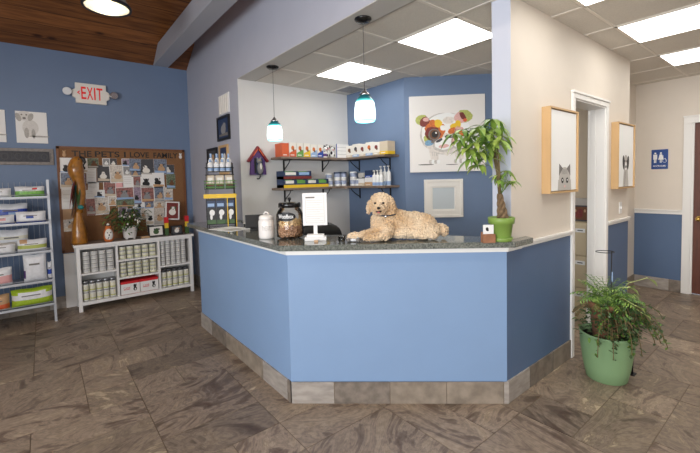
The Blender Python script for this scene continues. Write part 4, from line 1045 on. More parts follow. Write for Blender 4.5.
carton('beige and white display carton on the lower side shelf', 0, .14, 1.44, .10, .12, 'white', 'tan', rz=RG, loc=(3.10, 3.455, 1.44), bhi=.45, group='boxes on the lower side shelf')
carton('navy blue box on top of the beige display carton', 0, .13, 1.44, .085, .11, 'navy', 'blue', rz=RG, loc=(3.10, 3.455, 1.541), bhi=.3, group='boxes on the lower side shelf')
bp_ = None
for i, (x, y, nm) in enumerate(((3.10, 3.35, 'nearest the navy box'), (3.10, 3.295, 'second from the navy box'), (3.19, 3.33, 'in back row nearest the corner'), (3.19, 3.265, 'middle of the back row'), (3.19, 3.20, 'at the shelf end in the back row'), (3.10, 3.235, 'at the front near the shelf end'))):
    lab = 'slim white pump bottle on lower side shelf, '+nm
    if bp_ is None:
        bp_ = thing('pump_bottle', lab, 'bottle', (x, y, 1.44), 0, 'pump bottles on the lower side shelf')
        MB().lathe([(.024, 0), (.026, .005), (.026, .04), (.026, .09), (.024, .12), (.01, .135)], 'white', 16, mats=['white', 'light_blue', 'white', 'white', 'white']).build('bottle', bp_)
        MB().lathe([(.009, .134), (.009, .155), (.004, .156), (.004, .175)], 'white', 12).box(-.02, .008, -.005, .005, .17, .182, 'white').build('pump', bp_)
    else:
        dup(bp_, (x, y, 1.44 + (.0 if i < 2 or i == 5 else .0)), 0, lab)
        if 2 <= i <= 4: COL.objects[-3].scale = (1, 1, 1.28)

# ---------------------------------------------------------------- painting and pass-through frame on the diagonal wall
AD = math.atan2(DY, DX)
def on_diag(s, z, out=0.0005): return (P0.x+DX*s-nx_*out, P0.y+DY*s-ny_*out, z)
pt = MB().box(-.42, .42, -.035, 0, -.43, .43, 'paint_cream')
def blob(cx, cz, rx, rz, lv, mn, n=18, rot=0, jag=.12):
    pts = []; rq = random.Random(int((cx*997+cz*331+rx*77)*1000))
    for i in range(n):
        a = 2*PI*i/n; k_ = 1+rq.uniform(-jag, jag); x = rx*math.cos(a)*k_; z = rz*math.sin(a)*k_
        pts.append((cx + x*math.cos(rot) - z*math.sin(rot), cz + x*math.sin(rot) + z*math.cos(rot)))
    pt.plate(pts, -.035-.0005*lv, -.035-.0005*(lv-1)+.0001, mn)
blob(-.02, -.0, .285, .235, 1, 'paint_grey', 34, 0, .02)
blob(-.01, .01, .272, .222, 2, 'paper', 30, 0, .025)
blob(-.03, -.12, .21, .12, 3, 'paint_pale', 26)
blob(-.285, .165, .075, .06, 2, 'paint_green', 11, .4); blob(-.25, .14, .06, .05, 3, 'paint_maroon', 10, .7); blob(-.235, .165, .035, .025, 4, 'paint_pink', 8)
blob(.20, .19, .085, .075, 2, 'paint_green', 12, -.4); blob(.15, .17, .075, .06, 3, 'paint_pink', 11, -.5); blob(.175, .19, .03, .055, 4, 'paint_maroon', 9, .5); blob(.2, .145, .022, .02, 5, 'orange', 7)
blob(-.135, .03, .115, .105, 4, 'paint_orange', 15, .3); blob(-.16, .0, .085, .085, 5, 'paint_maroon', 14); blob(-.145, -.005, .066, .066, 6, 'sketch', 16, 0, .05); blob(-.145, -.005, .052, .052, 7, 'brown', 16, 0, .04); blob(-.14, -.005, .036, .038, 8, 'black', 14, 0, .04); blob(-.125, .012, .011, .011, 9, 'paper', 8)
blob(-.225, -.055, .04, .05, 5, 'paint_green', 9); blob(-.20, -.10, .055, .035, 6, 'paint_blue', 10); blob(-.13, -.09, .05, .02, 7, 'sketch', 9)
blob(-.10, .115, .045, .05, 5, 'yellow', 9, .3); blob(-.165, .135, .03, .03, 5, 'paint_orange', 8); blob(-.045, .065, .035, .035, 5, 'paper', 8)
blob(.08, .07, .05, .045, 4, 'yellow', 9); blob(.12, .105, .035, .045, 5, 'yellow', 8); blob(.055, .03, .05, .035, 5, 'paint_orange', 9, .5); blob(.13, .03, .055, .05, 5, 'paint_pink', 10); blob(.165, .0, .035, .05, 6, 'paint_orange', 9); blob(.10, -.01, .035, .03, 7, 'sketch', 9)
blob(.02, .15, .07, .04, 3, 'paint_pale', 10)
blob(-.03, -.12, .135, .082, 8, 'paint_grey', 20, .15, .05); blob(-.025, -.108, .120, .070, 9, 'paper', 20, .15, .05); blob(-.04, -.14, .06, .022, 10, 'paint_pink', 12, .1)
blob(.15, -.115, .12, .08, 8, 'paint_grey', 20, -.2, .05); blob(.15, -.103, .105, .068, 9, 'paper', 20, -.2, .05); blob(.16, -.135, .05, .02, 10, 'paint_pink', 12, -.2)
blob(.05, -.025, .085, .022, 10, 'dark_grey', 14, .18); blob(.075, -.02, .05, .018, 11, 'sketch_light', 12); blob(.065, -.09, .022, .05, 11, 'paint_pink', 10); blob(-.09, -.075, .045, .016, 11, 'dark_grey', 8, .5)
for cx in (-.15, .13):
    pt.plate([(cx-.06, -.16), (cx+.05, -.17), (cx+.05, -.31), (cx-.03, -.31)], -.0353, -.035, 'paint_pale')
    for k in range(4): blob(cx-.04+.03*k, -.315, .020, .026, 3+k, 'paper' if k % 2 else 'paint_grey', 10)
    for k in range(3): pt.plate([(cx-.02+.02*k, -.2), (cx-.014+.02*k, -.2), (cx-.012+.024*k, -.25), (cx-.018+.024*k, -.25)], -.0368, -.036, 'paint_grey')
pt.ell(-.24, -.345, .09, .007, -.0352, 'sketch', 14).ell(.05, -.35, .07, .005, -.0352, 'sketch', 14)
o = solo(pt, 'dog_painting', 'large square canvas painting of a colourful flat faced puppy', 'painting', on_diag(.475, 2.013), AD)
# recessed pass-through window frame
hf = thing('hatch_frame', 'small square cream framed frosted hatch in the diagonal blue wall', 'hatch', on_diag(.43, 1.278), AD)
mb = MB()
for q in ((-.213, .213, .135, .213), (-.213, .213, -.213, -.135), (-.213, -.135, -.135, .135), (.135, .213, -.135, .135)): mb.box(q[0], q[1], -.022, 0, q[2], q[3], 'offwhite')
for q in ((-.219, .219, .19, .219), (-.219, .219, -.219, -.19), (-.219, -.19, -.19, .19), (.19, .219, -.19, .19)): mb.box(q[0], q[1], -.03, 0, q[2], q[3], 'offwhite')
mb.build('frame', hf, None, .003)
MB().box(-.135, .135, -.008, -.001, -.135, .135, 'frosted').build('panel', hf)
mb = MB()
for q in ((-.135, .135, .123, .135), (-.135, .135, -.135, -.123), (-.135, -.123, -.123, .123), (.123, .135, -.123, .123)): mb.box(q[0], q[1], -.014, -.008, q[2], q[3], 'offwhite')
mb.build('inner_stop', hf)

# ---------------------------------------------------------------- right wall: framed prints, switch
def print_frame(label, x0, x1, z0, z1, kind):
    t = thing('framed_print', label, 'picture', ((x0+x1)/2, YR-.0005, z0), 0, 'pine framed animal prints in the hallway'); w_, h_ = x1-x0, z1-z0; bd = .012; D = .062
    mb = MB()
    for q in ((-w_/2, w_/2, 0, bd), (-w_/2, w_/2, h_-bd, h_), (-w_/2, -w_/2+bd, bd, h_-bd), (w_/2-bd, w_/2, bd, h_-bd)): mb.box(q[0], q[1], -D, 0, q[2], q[3], 'pine_frame')
    mb.build('frame', t)
    mb = MB().box(-w_/2+bd+.006, w_/2-bd-.006, -D+.012, -.01, bd+.006, h_-bd-.006, 'paper'); y = -D+.012; zb = bd+.006
    if kind == 'cat':
        mb.ell(0.02, zb+.09, .10, .085, y, 'sketch_light', 24).plate([(-.10, zb), (.14, zb), (.13, zb+.08), (-.09, zb+.08)], y-.0005, y, 'sketch_light')
        for s in (-1, 1):
            mb.plate([(.02+s*.035, zb+.165), (.02+s*.095, zb+.20), (.02+s*.10, zb+.11)][::s], y-.0012, y-.0004, 'sketch').ell(.02+s*.042, zb+.075, .02, .022, y-.0012, 'sketch_dark', 14).ell(.02+s*.042, zb+.078, .007, .007, y-.002, 'paper', 8)
        mb.ell(.02, zb+.03, .012, .009, y-.0014, 'paint_pink', 10)
        for k in range(5): mb.plate([(-.03+k*.022, zb+.12), (-.027+k*.022, zb+.12), (-.022+k*.02, zb+.16), (-.026+k*.02, zb+.16)], y-.0016, y-.0006, 'sketch')
    else:
        mb.plate([(-.08, zb), (.09, zb), (.06, zb+.17), (-.05, zb+.17)], y-.0005, y, 'sketch_light').ell(0, zb+.235, .065, .075, y-.0006, 'sketch_light', 22)
        for s in (-1, 1): mb.ell(s*.065, zb+.235, .03, .07, y-.0012, 'sketch_dark', 16, rot=-s*.15).ell(s*.026, zb+.25, .01, .011, y-.0018, 'black', 10)
        mb.ell(0, zb+.20, .026, .04, y-.0014, 'paper', 12).ell(0, zb+.195, .018, .014, y-.0022, 'black', 12).plate([(-.03, zb+.0), (-.02, zb), (-.01, zb+.14), (-.02, zb+.15)], y-.0012, y-.0004, 'sketch')
    mb.build('print', t)
print_frame('tall pine framed print of a peeking kitten left of the doorway', 2.84, 3.335, 1.375, 2.0, 'cat')
print_frame('tall pine framed print of a long eared dog right of the doorway', 4.27, 4.765, 1.365, 2.0, 'dog')
sw = MB().box(-.036, .036, -.006, 0, -.058, .058, 'white').box(-.006, .006, -.016, -.006, -.012, .014, 'white_gloss')
solo(sw, 'light_switch', 'white light switch plate on cream wall above the chair rail', 'switch', (4.545, YR-.0005, 1.168), 0, None, .0015)
# restroom sign on far wall
rs = thing('restroom_sign', 'blue restroom sign with white figures on the far cream wall', 'sign', (XF-.0005, 1.34, 1.685), RG)
MB().box(-.085, .085, -.006, 0, -.125, .125, 'sign_blue').build('plate', rs, None, .003)
y = -.006
for cx, skirt in ((-.045, False), (.012, True)):
    mb = MB().ell(cx, .078, .011, .011, y, 'paper', 12)
    if skirt: mb.plate([(cx-.012, .063), (cx+.012, .063), (cx+.026, -.005), (cx-.026, -.005)], y-.0008, y, 'paper').box(cx-.009, cx-.002, y-.0008, y, -.045, 0, 'paper').box(cx+.002, cx+.009, y-.0008, y, -.045, 0, 'paper')
    else: mb.box(cx-.02, cx+.02, y-.0008, y, .0, .063, 'paper').box(cx-.012, cx-.002, y-.0008, y, -.045, .01, 'paper').box(cx+.002, cx+.012, y-.0008, y, -.045, .01, 'paper')
    mb.build('figure', rs)
mb = MB().tube([(.032, y, .05), (.036, y, .01), (.058, y, .008), (.07, y, -.03)], .003, 'paper', 5).tube([(.05+.02*math.cos(a*.5), y, -.02+.022*math.sin(a*.5)) for a in range(3, 13)], .0022, 'paper', 5)
mb.build('wheelchair_symbol', rs)
mb = MB().text('RESTROOMS', -.065, -.095, .13, .02, y, 'paper', .0006, .01)
mb.build('lettering', rs)

# ---------------------------------------------------------------- file cabinet seen through the doorway
fc = thing('file_cabinet', 'beige metal file cabinet standing inside the doorway', 'cabinet', (4.30, 1.70, 0), RG)
MB().box(-.22, .22, 0, .45, 0, 1.02, 'file_beige').build('body', fc, None, .004)
for k in range(3):
    z0 = .02+k*.333
    d = MB().box(-.205, .205, -.018, 0, z0, z0+.322, 'file_beige').build('drawer', fc, None, .004)
    MB().tube([(-.05+.0, -.02, z0+.225), (-.05, -.04, z0+.225), (.05, -.04, z0+.225), (.05, -.02, z0+.225)], .005, 'chrome', 8).build('handle', d)
    MB().box(-.045, .045, -.022, -.018, z0+.255, z0+.29, 'paper').box(-.05, .05, -.021, -.018, z0+.25, z0+.255, 'chrome').build('label_holder', d)
    MB().box(.10, .19, -.022, -.018, z0+.235, z0+.275, 'paper').box(.12, .17, -.0226, -.022, z0+.25, z0+.26, 'dark_grey').build('label_card', d)
t = pframe('photo_frame', 'dark framed picture of brown horses standing on the file cabinet', (4.42, 1.62, 1.023), .30, .165, 'dark_grey', 'brown', (0, 0, RG), .014, ('paint_maroon', 'tan'))
solo(MB().box(-.15, .15, 0, .12, 0, .09, 'sketch_light').box(-.151, .151, -.001, .1, .02, .03, 'paper').box(-.151, .151, -.001, .1, .05, .06, 'paper'), 'paper_stack', 'pale patterned box behind the picture on the file cabinet', 'box', (4.55, 1.62, 1.02), RG)
COL.objects[-1].scale = (1, 1, 2.6)

# ---------------------------------------------------------------- things on the desk ledge
ZD = 1.093
def on_desk(s, back, z=ZD):
    """s metres along the front edge from its left corner, back metres in from that edge"""
    _, a_, b_ = desk_line(.075)
    p = a_ + cd*s - cn*back
    return (p.x, p.y, z)
AC = math.atan2(cd.y, cd.x)
# white canister
cn_ = thing('canister', 'white ceramic treat canister with lidded top at the desk corner', 'canister', (1.286, 2.575, ZD), R(-25))
MB().lathe([(.048, 0), (.056, .004), (.058, .02), (.058, .125), (.054, .138), (.047, .143)], 'ceramic', 32).build('canister_body', cn_)
MB().lathe([(.052, .141), (.054, .148), (.053, .16), (.042, .172), (.012, .178)], 'ceramic', 32).build('lid', cn_)
MB().tube([(.016*math.cos(a), 0, .178+.017*math.sin(a)) for a in [PI*k/10 for k in range(11)]], .005, 'ceramic', 8).build('handle', cn_)
MB().text('TREATS', -.034, .062, .068, .034, -.0575, 'sketch_light', .001).build('lettering', cn_)
# glass jar with biscuits
jr = thing('treat_jar', 'glass jar with black lid half filled with dog biscuits', 'jar', (1.42, 2.46, ZD), R(-38))
RJ = .097
MB().lathe([(.07, .004), (RJ, .014), (RJ+.002, .04), (RJ+.002, .175), (RJ-.012, .205), (.072, .222), (.070, .232)], 'glass', 36, cap=False).build('glass_body', jr)
MB().lathe([(.001, .003), (.068, .003), (.072, .006)], 'glass', 30, cap=False).build('glass_base', jr)
MB().lathe([(.072, .226), (.082, .228), (.082, .255), (.076, .262), (.02, .264)], 'black_gloss', 32).build('lid', jr)
MB().lathe([(.006, .263), (.006, .275), (.012, .28), (.014, .29), (.008, .299), (.001, .30)], 'black_gloss', 16, cap=False).build('lid_knob', jr)
rj = random.Random(4)
mb = MB()
for k in range(520):
    z = .015+rj.random()*.075; a = rj.uniform(0, 2*PI); rr = (RJ-.013)*rj.random()**.35 if z < .08 else (RJ-.013)*rj.random()**.5
    mb.ball((rr*math.cos(a), rr*math.sin(a), z), (.009, .009, .006), 'kibble', 1, Euler((rj.random()*3, rj.random()*3, 0)))
o = mb.build('kibble', jr); o['kind'] = 'stuff'
mb = MB()
for k in range(150):
    z = .095+rj.random()*.035; a = rj.uniform(0, 2*PI); rr = (RJ-.017)*rj.random()**.4; e = Euler((rj.random()*3, rj.random()*3, rj.random()*3)); mm = e.to_matrix()
    c_ = Vector((rr*math.cos(a), rr*math.sin(a), z))
    mb.ball(c_, (.011, .006, .004), 'biscuit', 1, e)
    for s in (-1, 1): mb.ball(c_ + mm @ Vector((s*.009, 0, 0)), (.006, .009, .004), 'biscuit', 1, e)
o = mb.build('biscuits', jr); o['kind'] = 'stuff'
# label, curved onto the jar
def wrap(mb, r):
    for v_ in mb.bm.verts:
        rr = r - v_.co.y - r if False else (r + (-v_.co.y)); th = v_.co.x/r
        v_.co = Vector((rr*math.sin(th), -rr*math.cos(th), v_.co.z))
mb = MB().ell(-.018, .165, .074, .033, -.001, 'black', 40, th=.001).text('Woofbox', -.076, .152, .116, .030, -.002, 'paper', .0005, .02); 
bmesh.ops.triangulate(mb.bm, faces=mb.bm.faces[:]); wrap(mb, RJ+.002); mb.build('label', jr)
# sign holder
sg = thing('sign_holder', 'white upright counter sign with printed notice on a block stand', 'sign', (1.487, 2.225, ZD), AC+.06)
MB().box(-.075, .075, -.04, .04, 0, .025, 'white').box(-.06, .06, -.03, .03, .025, .042, 'white').build('base', sg, None, .002)
MB().box(-.013, .013, .0, .018, .04, .15, 'white').build('post', sg)
MB().box(-.085, .085, -.012, .0, .105, .332, 'white_gloss').build('panel', sg, None, .002)
mb = MB().box(-.07, .07, -.0135, -.012, .118, .318, 'paper').box(-.062, .0, -.0142, -.0135, .296, .305, 'sketch')
for k in range(10): mb.box(-.058, .055-.02*(k % 3 == 2), -.0141, -.0135, .28-.016*k, .2815-.016*k, 'sketch_light')
mb.tube([(-.064, -.0137, .124), (.064, -.0137, .124), (.064, -.0137, .312), (-.064, -.0137, .312), (-.064, -.0137, .124)], .0006, 'sketch', 4)
mb.build('notice', sg)
solo(MB().box(-.013, .013, -.01, .01, 0, .012, 'tan'), 'wood_block', 'tiny wooden block in front of the counter sign', 'block', (1.44, 2.15, ZD), AC)
# glass votive
solo(MB().lathe([(.018, 0), (.022, .004), (.025, .04), (.023, .04), (.019, .006), (.001, .005)], 'glass', 20, cap=False), 'small_glass', 'small clear glass between the counter sign and the dog', 'glass', on_desk(.40, .11))
# toy under paw
ty = thing('chew_toy', 'small blue and white chew toy by the dog front paw', 'toy', on_desk(.478, .10, ZD), AC)
MB().tube([(-.03, 0, .014), (.03, 0, .014)], .009, 'bag_white', 10).build('bar', ty)
for s in (-1, 1): MB().ball((s*.032, .009, .014), .014, 'light_blue' if s > 0 else 'bag_white', 2).ball((s*.032, -.009, .014), .014, 'sketch', 2).build('knuckle', ty)
# office chair backrest behind the desk
oc = thing('office_chair', 'black office chair behind the desk, only its curved back showing', 'chair', (2.02, 2.95, 0), R(-30))
MB().ball((0, 0, 1.0), (.21, .04, .13), 'black', 3).build('backrest', oc)
MB().box(-.24, .24, -.5, -.05, .47, .55, 'black').build('seat', oc, None, .03)
MB().tube([(0, .02, .95), (0, .04, .6), (0, -.05, .5)], .02, 'black').tube([(0, -.27, .47), (0, -.27, .1)], .025, 'black').build('column', oc)
for k in range(5):
    a = 2*PI*k/5; MB().tube([(0, -.27, .1), (.26*math.cos(a), -.27+.26*math.sin(a), .07)], .018, 'black').ball((.27*math.cos(a), -.27+.27*math.sin(a), .03), .03, 'black').build('leg', oc)
# monitor/terminal on the far left part
mn = thing('card_terminal', 'black screen standing on the desk behind the white canister', 'screen', (1.46, 3.10, ZD), R(-22))
MB().box(-.10, .10, -.012, .012, .02, .135, 'black').build('screen', mn, None, .004); mn.children[0].rotation_euler = (R(-10), 0, 0)
MB().box(-.06, .06, -.05, .05, 0, .02, 'black').build('base', mn, None, .003)
solo(MB().box(-.12, .12, -.16, .16, 0, .003, 'paper').box(-.11, .05, -.15, -.02, .003, .004, 'sketch_light'), 'paper_sheet', 'loose white paper sheet lying on the left part of the desk', 'paper', (1.32, 3.36, ZD), R(15))
solo(MB().box(-.14, .14, -.04, .04, 0, .018, 'black').box(-.14, -.05, -.04, .04, .018, .026, 'offwhite'), 'dark_tray', 'low dark tray on the desk beside the wire display rack', 'tray', (1.62, 3.42, ZD), R(-60))

# wire display rack with products
wr = thing('display_rack', 'black wire counter rack with three tiers of pet products by grey wall', 'rack', (1.385, 3.74, ZD), R(-25))
mb = MB()
for x in (-.13, .13):
    for y in (-.08, .08): mb.tube([(x, y, 0), (x, y, .30), (x*.9, y*.8, .62)], .004, 'black', 6)
for z in (.02, .30, .50, .57):
    mb.tube([(-.13, -.08, z), (.13, -.08, z), (.13, .08, z), (-.13, .08, z), (-.13, -.08, z)], .0035, 'black', 6)
mb.build('wire_frame', wr)
MB().box(-.15, .15, -.10, .08, .29, .305, 'yellow').box(-.15, .15, -.104, -.10, .275, .315, 'yellow').box(.062, .07, -.104, -.10, 0, .275, 'yellow').box(.142, .15, -.104, -.10, 0, .275, 'yellow').build('yellow_tier', wr)
mb = MB().box(-.14, .14, -.09, .09, .36, .364, 'black')
for z in (.38, .41, .44): mb.tube([(-.14, -.095, z), (.14, -.095, z), (.15, .09, z)], .0035, 'green', 6)
for k in range(9): mb.tube([(-.14+.035*k, -.095, .36), (-.14+.035*k, -.095, .45)], .002, 'leaf_dark', 5)
mb.build('green_basket', wr)
MB().box(-.11, .11, -.07, .07, .53, .536, 'black').build('top_tier', wr)
rw = Matrix.Translation(Vector((1.385, 3.74, ZD))) @ Matrix.Rotation(R(-25), 4, 'Z')
def at_rack(x, y, z): p = rw @ Vector((x, y, z)); return (p.x, p.y, p.z)
sb = None; k = 0
for row in range(2):
    for i in range(4):
        lab = 'small blue and white spray bottle on rack top, %s in the %s row' % (ORD[i], ('front', 'back')[row])
        loc = at_rack(-.084+.056*i, -.045+.075*row, .536 + .0)
        if sb is None:
            sb = thing('spray_bottle', lab, 'bottle', loc, R(-25), 'spray bottles on the counter rack')
            MB().lathe([(.022, 0), (.025, .005), (.025, .035), (.025, .07), (.012, .09)], 'white', 14, mats=['white', 'light_blue', 'bag_white', 'white']).build('bottle', sb)
            MB().lathe([(.010, .088), (.010, .11), (.006, .118)], 'light_blue', 10).box(-.008, .008, -.022, .004, .105, .117, 'light_blue').build('nozzle', sb)
        else: dup(sb, loc, R(-25), lab)
        if row: COL.objects[-3].scale = (1, 1, 1.5)
for i in range(3):
    mb = MB().box(-.038, .038, -.02, .02, 0, .135, 'beige').box(-.0385, .0385, -.0205, .0205, 0, .045, 'leaf_dark').box(-.025, .025, -.0215, -.02, .06, .11, 'offwhite').box(-.03, .03, -.0215, -.02, .03, .045, 'paint_maroon')
    solo(mb, 'treat_box', 'green and cream treat box in rack middle basket, %s from left' % ORD[i], 'box', at_rack(-.09+.09*i, -.03, .3645), R(-25), 'treat boxes in the rack basket')
for i in range(3):
    mb = MB().box(-.042, .042, -.02, .012, 0, .245, 'black').box(-.04, .04, -.0215, -.02, .16, .225, 'navy').box(-.03, .03, -.0225, -.0205, .17, .2, 'light_blue').ell(.008, .11, .025, .03, -.0205, 'paper').ell(.0, .07, .012, .03, -.0212, 'paper', 10).box(-.042, .042, -.0212, -.02, .0, .04, 'leaf_dark')
    solo(mb, 'treat_pouch', 'black treat pouch with white dog picture in lowest tier, %s from left' % ORD[i], 'bag', at_rack(-.088+.088*i, -.062, .024), R(-25), 'black pouches in the rack lower tier')
COL.objects[-1]

# card holder and green potted tree
ch = thing('card_holder', 'small wooden card holder with white card beside the lime green pot', 'card holder', (2.182, 1.318, ZD), AC+.08)
MB().box(-.04, .04, -.02, .0, 0, .055, 'terracotta').box(-.04, .04, .012, .022, 0, .065, 'terracotta').box(-.04, .04, -.0, .012, 0, .02, 'terracotta').build('holder', ch, None, .003)
MB().box(-.03, .036, .002, .008, .02, .112, 'paper').ell(-.005, .085, .009, .012, .002, 'black', 14).ell(-.002, .078, .007, .006, .0012, 'black', 10).build('card', ch)

mt = thing('money_tree', 'leafy green money tree in a lime green pot at the desk end', 'plant', (2.292, 1.292, ZD))
mt.scale = (.95, .95, .98)
MB().lathe([(.055, .018), (.062, .03), (.073, .115), (.083, .117), (.086, .155), (.081, .158), (.076, .15), (.072, .14)], 'lime_pot', 36).build('pot', mt)
MB().lathe([(.056, 0), (.066, .003), (.074, .028), (.068, .028), (.06, .02)], 'lime_pot', 36).build('saucer', mt)
MB().lathe([(.001, .143), (.07, .141)], 'soil', 24).build('soil', mt)
SR = Vector((math.cos(ya), -math.sin(ya), 0)); SF = Vector((math.sin(ya), math.cos(ya), 0))
mb = MB()
for k in range(4):
    pth = []
    for i in range(15):
        u = i/14; rr = .024*(1-u*.55); a = u*6+k*PI/2
        pth.append(Vector((rr*math.cos(a), rr*math.sin(a), .14+u*.17)) + SR*(.012-.022*u))
    mb.tube(pth, [.017-.009*i/14 for i in range(15)], 'bark', 8)
mb.build('trunk', mt)
rm = random.Random(21)
br = MB(); fo = MB()
tops = []
for k in range(3):
    tp = Vector((0, 0, .60+.05*k)) - SR*(.03+.02*k) + SF*(.02*(k-1))
    br.tube([-SR*.01+Vector((0, 0, .29)), -SR*(.015+.004*k)+SF*.01*(k-1)+Vector((0, 0, .45)), tp], [.009, .007, .005], 'stem', 7); tops.append(tp)
LS = (.12, .6, .95, 1, .7, .35, 0)
tips = [(-.09, .77, 0), (-.20, .75, .02), (-.03, .80, -.05), (.03, .76, .03), (-.15, .66, -.03), (-.06, .66, .04), (-.22, .68, .03), (-.12, .60, -.04), (-.02, .61, 0), (.03, .70, -.03), (-.27, .72, -.02), (-.13, .74, -.07), (-.02, .72, .06), (-.06, .56, -.03), (.045, .66, .02), (-.16, .56, .01), (-.08, .70, -.08), (-.19, .62, -.05), (.0, .67, -.07), (-.1, .66, -.02), (-.05, .73, 0), (-.17, .70, 0), (-.10, .52, 0), (-.04, .63, -.05)]
for i, (sx, z, sf) in enumerate(tips):
    sf = sf-.02; sx = sx-.05; z = z-.02; tip = SR*sx + SF*sf + Vector((0, 0, z)); tp = tops[i % 3]
    mid = (tp+tip)*.5 + Vector((0, 0, .05))
    br.tube([tp, mid, tip], [.003, .0025, .002], 'stem_green', 6)
    n = rm.choice((5, 6, 7)); a0 = rm.uniform(0, PI)
    for k in range(n):
        a = a0+2*PI*k/n
        d = Vector((math.cos(a), math.sin(a), rm.uniform(-.25, .45)))
        fo.leaf(tip, d, rm.uniform(.10, .15), rm.uniform(.028, .040), rm.uniform(.9, 1.9), rm.choice(('leaf_bright', 'leaf_mid', 'leaf_bright', 'leaf_lime')), 6, LS)
for i, (sx, z, sf) in enumerate([(.03, .44, -.04), (.06, .39, -.02), (.0, .43, .03), (-.02, .40, -.05), (.05, .46, .02), (.02, .38, -.06)]):
    tip = SR*sx + SF*sf + Vector((0, 0, z)); br.tube([Vector((0, 0, .31)), tip], .002, 'stem_green', 5)
    for k in range(6):
        a = rm.uniform(0, 2*PI); fo.leaf(tip, (math.cos(a), math.sin(a), rm.uniform(-.2, .6)), rm.uniform(.06, .10), .022, rm.uniform(.8, 1.8), rm.choice(('leaf_bright', 'leaf_mid', 'leaf_lime')), 6, LS)
br.build('branches', mt); fo.build('foliage', mt)

# ---------------------------------------------------------------- the dog
dogp = on_desk(.785, .20, ZD+.006)
dog = thing('dog', 'curly cream poodle mix lying on the granite ledge, head raised, facing the viewer', 'dog', dogp, AC)
dog.scale = (1.03, 1.03, 1.06)
# local x along the ledge to the right, -y toward the viewer
mb = MB()
E_ = lambda a, b, c: Euler((a, b, c))
def el(c, r, rot=None): mb.ball(c, r, 'fur', 3, rot)
el((-.09, -.0, .10), (.095, .085, .105))          # chest
el((-.06, -.01, .145), (.075, .07, .075))         # neck base
el((-.105, -.015, .17), (.06, .06, .07))          # neck
el((.01, .01, .098), (.12, .085, .088))           # ribs
el((.10, .015, .092), (.12, .085, .082))          # loin
el((.04, -.02, .045), (.14, .075, .046)); el((.13, -.03, .04), (.10, .07, .042))   # belly coat resting on the ledge
el((.17, .01, .080), (.095, .09, .082))           # rump
el((.235, -.03, .048), (.05, .045, .046))         # haunch
el((.18, -.055, .055), (.075, .045, .055), E_(0, .2, 0))
el((.16, -.085, .024), (.07, .028, .024))         # hind foot
el((.215, -.085, .022), (.04, .03, .022))
# skull, muzzle
hc = Vector((-.115, -.055, .232))
el(hc, (.076, .068, .066)); el(hc+Vector((0, .0, .022)), (.072, .062, .050))
el(hc+Vector((-.012, -.045, -.022)), (.042, .040, .036)); el(hc+Vector((-.014, -.06, -.032)), (.028, .028, .026))
el(hc+Vector((-.01, -.02, -.045)), (.05, .045, .035))
# ears (hanging)
el(hc+Vector((-.07, .002, -.018)), (.026, .034, .05), E_(0, .25, 0)); el(hc+Vector((.07, .0, -.004)), (.03, .036, .055), E_(0, -.3, 0))
# tail
el((.285, .01, .06), (.035, .034, .034)); el((.305, -.005, .045), (.034, .036, .042))
# forelegs
def limb(pts, rs):
    for (a, b), (ra, rb) in zip(zip(pts, pts[1:]), zip(rs, rs[1:])):
        a, b = Vector(a), Vector(b); n = max(2, int((b-a).length/.012))
        for i in range(n+1):
            t_ = i/n; mb.ball(a.lerp(b, t_), ra+(rb-ra)*t_, 'fur', 2)
limb([(-.11, -.02, .09), (-.16, -.045, .045), (-.25, -.055, .03), (-.315, -.06, .024)], [.05, .036, .028, .026])
limb([(-.07, -.06, .08), (-.08, -.10, .036), (-.14, -.115, .028), (-.20, -.115, .024)], [.05, .036, .03, .027])
for px_, py_ in ((-.318, -.06), (-.212, -.115)):
    for q in (-.014, 0, .014): mb.ball((px_-.012, py_+q, .017), (.014, .009, .013), 'fur', 2)
bd = mb.build('body', dog)
rmh = bd.modifiers.new('remesh', 'REMESH'); rmh.mode = 'VOXEL'; rmh.voxel_size = .0036; rmh.use_smooth_shade = True
sm = bd.modifiers.new('smooth', 'SMOOTH'); sm.iterations = 8; sm.factor = .6
tx = bpy.data.textures.new('curl', 'VORONOI'); tx.noise_scale = .013; tx.distance_metric = 'DISTANCE'
tx.noise_intensity = 1.0
dm = bd.modifiers.new('curls', 'DISPLACE'); dm.texture = tx; dm.strength = -.011; dm.mid_level = .35; dm.texture_coords = 'LOCAL'
tx2 = bpy.data.textures.new('curl2', 'CLOUDS'); tx2.noise_scale = .028
dm2 = bd.modifiers.new('clumps', 'DISPLACE'); dm2.texture = tx2; dm2.strength = .014; dm2.mid_level = .5; dm2.texture_coords = 'LOCAL'
for s in (-1, 1):
    MB().ball(hc+Vector((-.012+s*.026, -.068, .006)), (.0075, .006, .0075), 'nose', 2).build('eye', dog)
MB().ball(hc+Vector((-.017, -.091, -.023)), (.011, .009, .009), 'nose', 2).build('nose', dog)
MB().ball(hc+Vector((-.017, -.086, -.044)), (.02, .006, .005), 'nose', 2).build('mouth', dog)
MB().ball(hc+Vector((-.017, -.090, -.050)), (.010, .006, .006), 'tongue', 2).build('tongue', dog)
cp = [(-.085+.073*math.cos(a), -.03+.066*math.sin(a), .168-.012*math.sin(a)*-1) for a in [2*PI*k/24 for k in range(25)]]
MB().tube(cp, .005, 'dark_grey', 8, cap=False).ball((-.085, -.099, .152), (.008, .004, .01), 'chrome', 2).build('collar', dog)

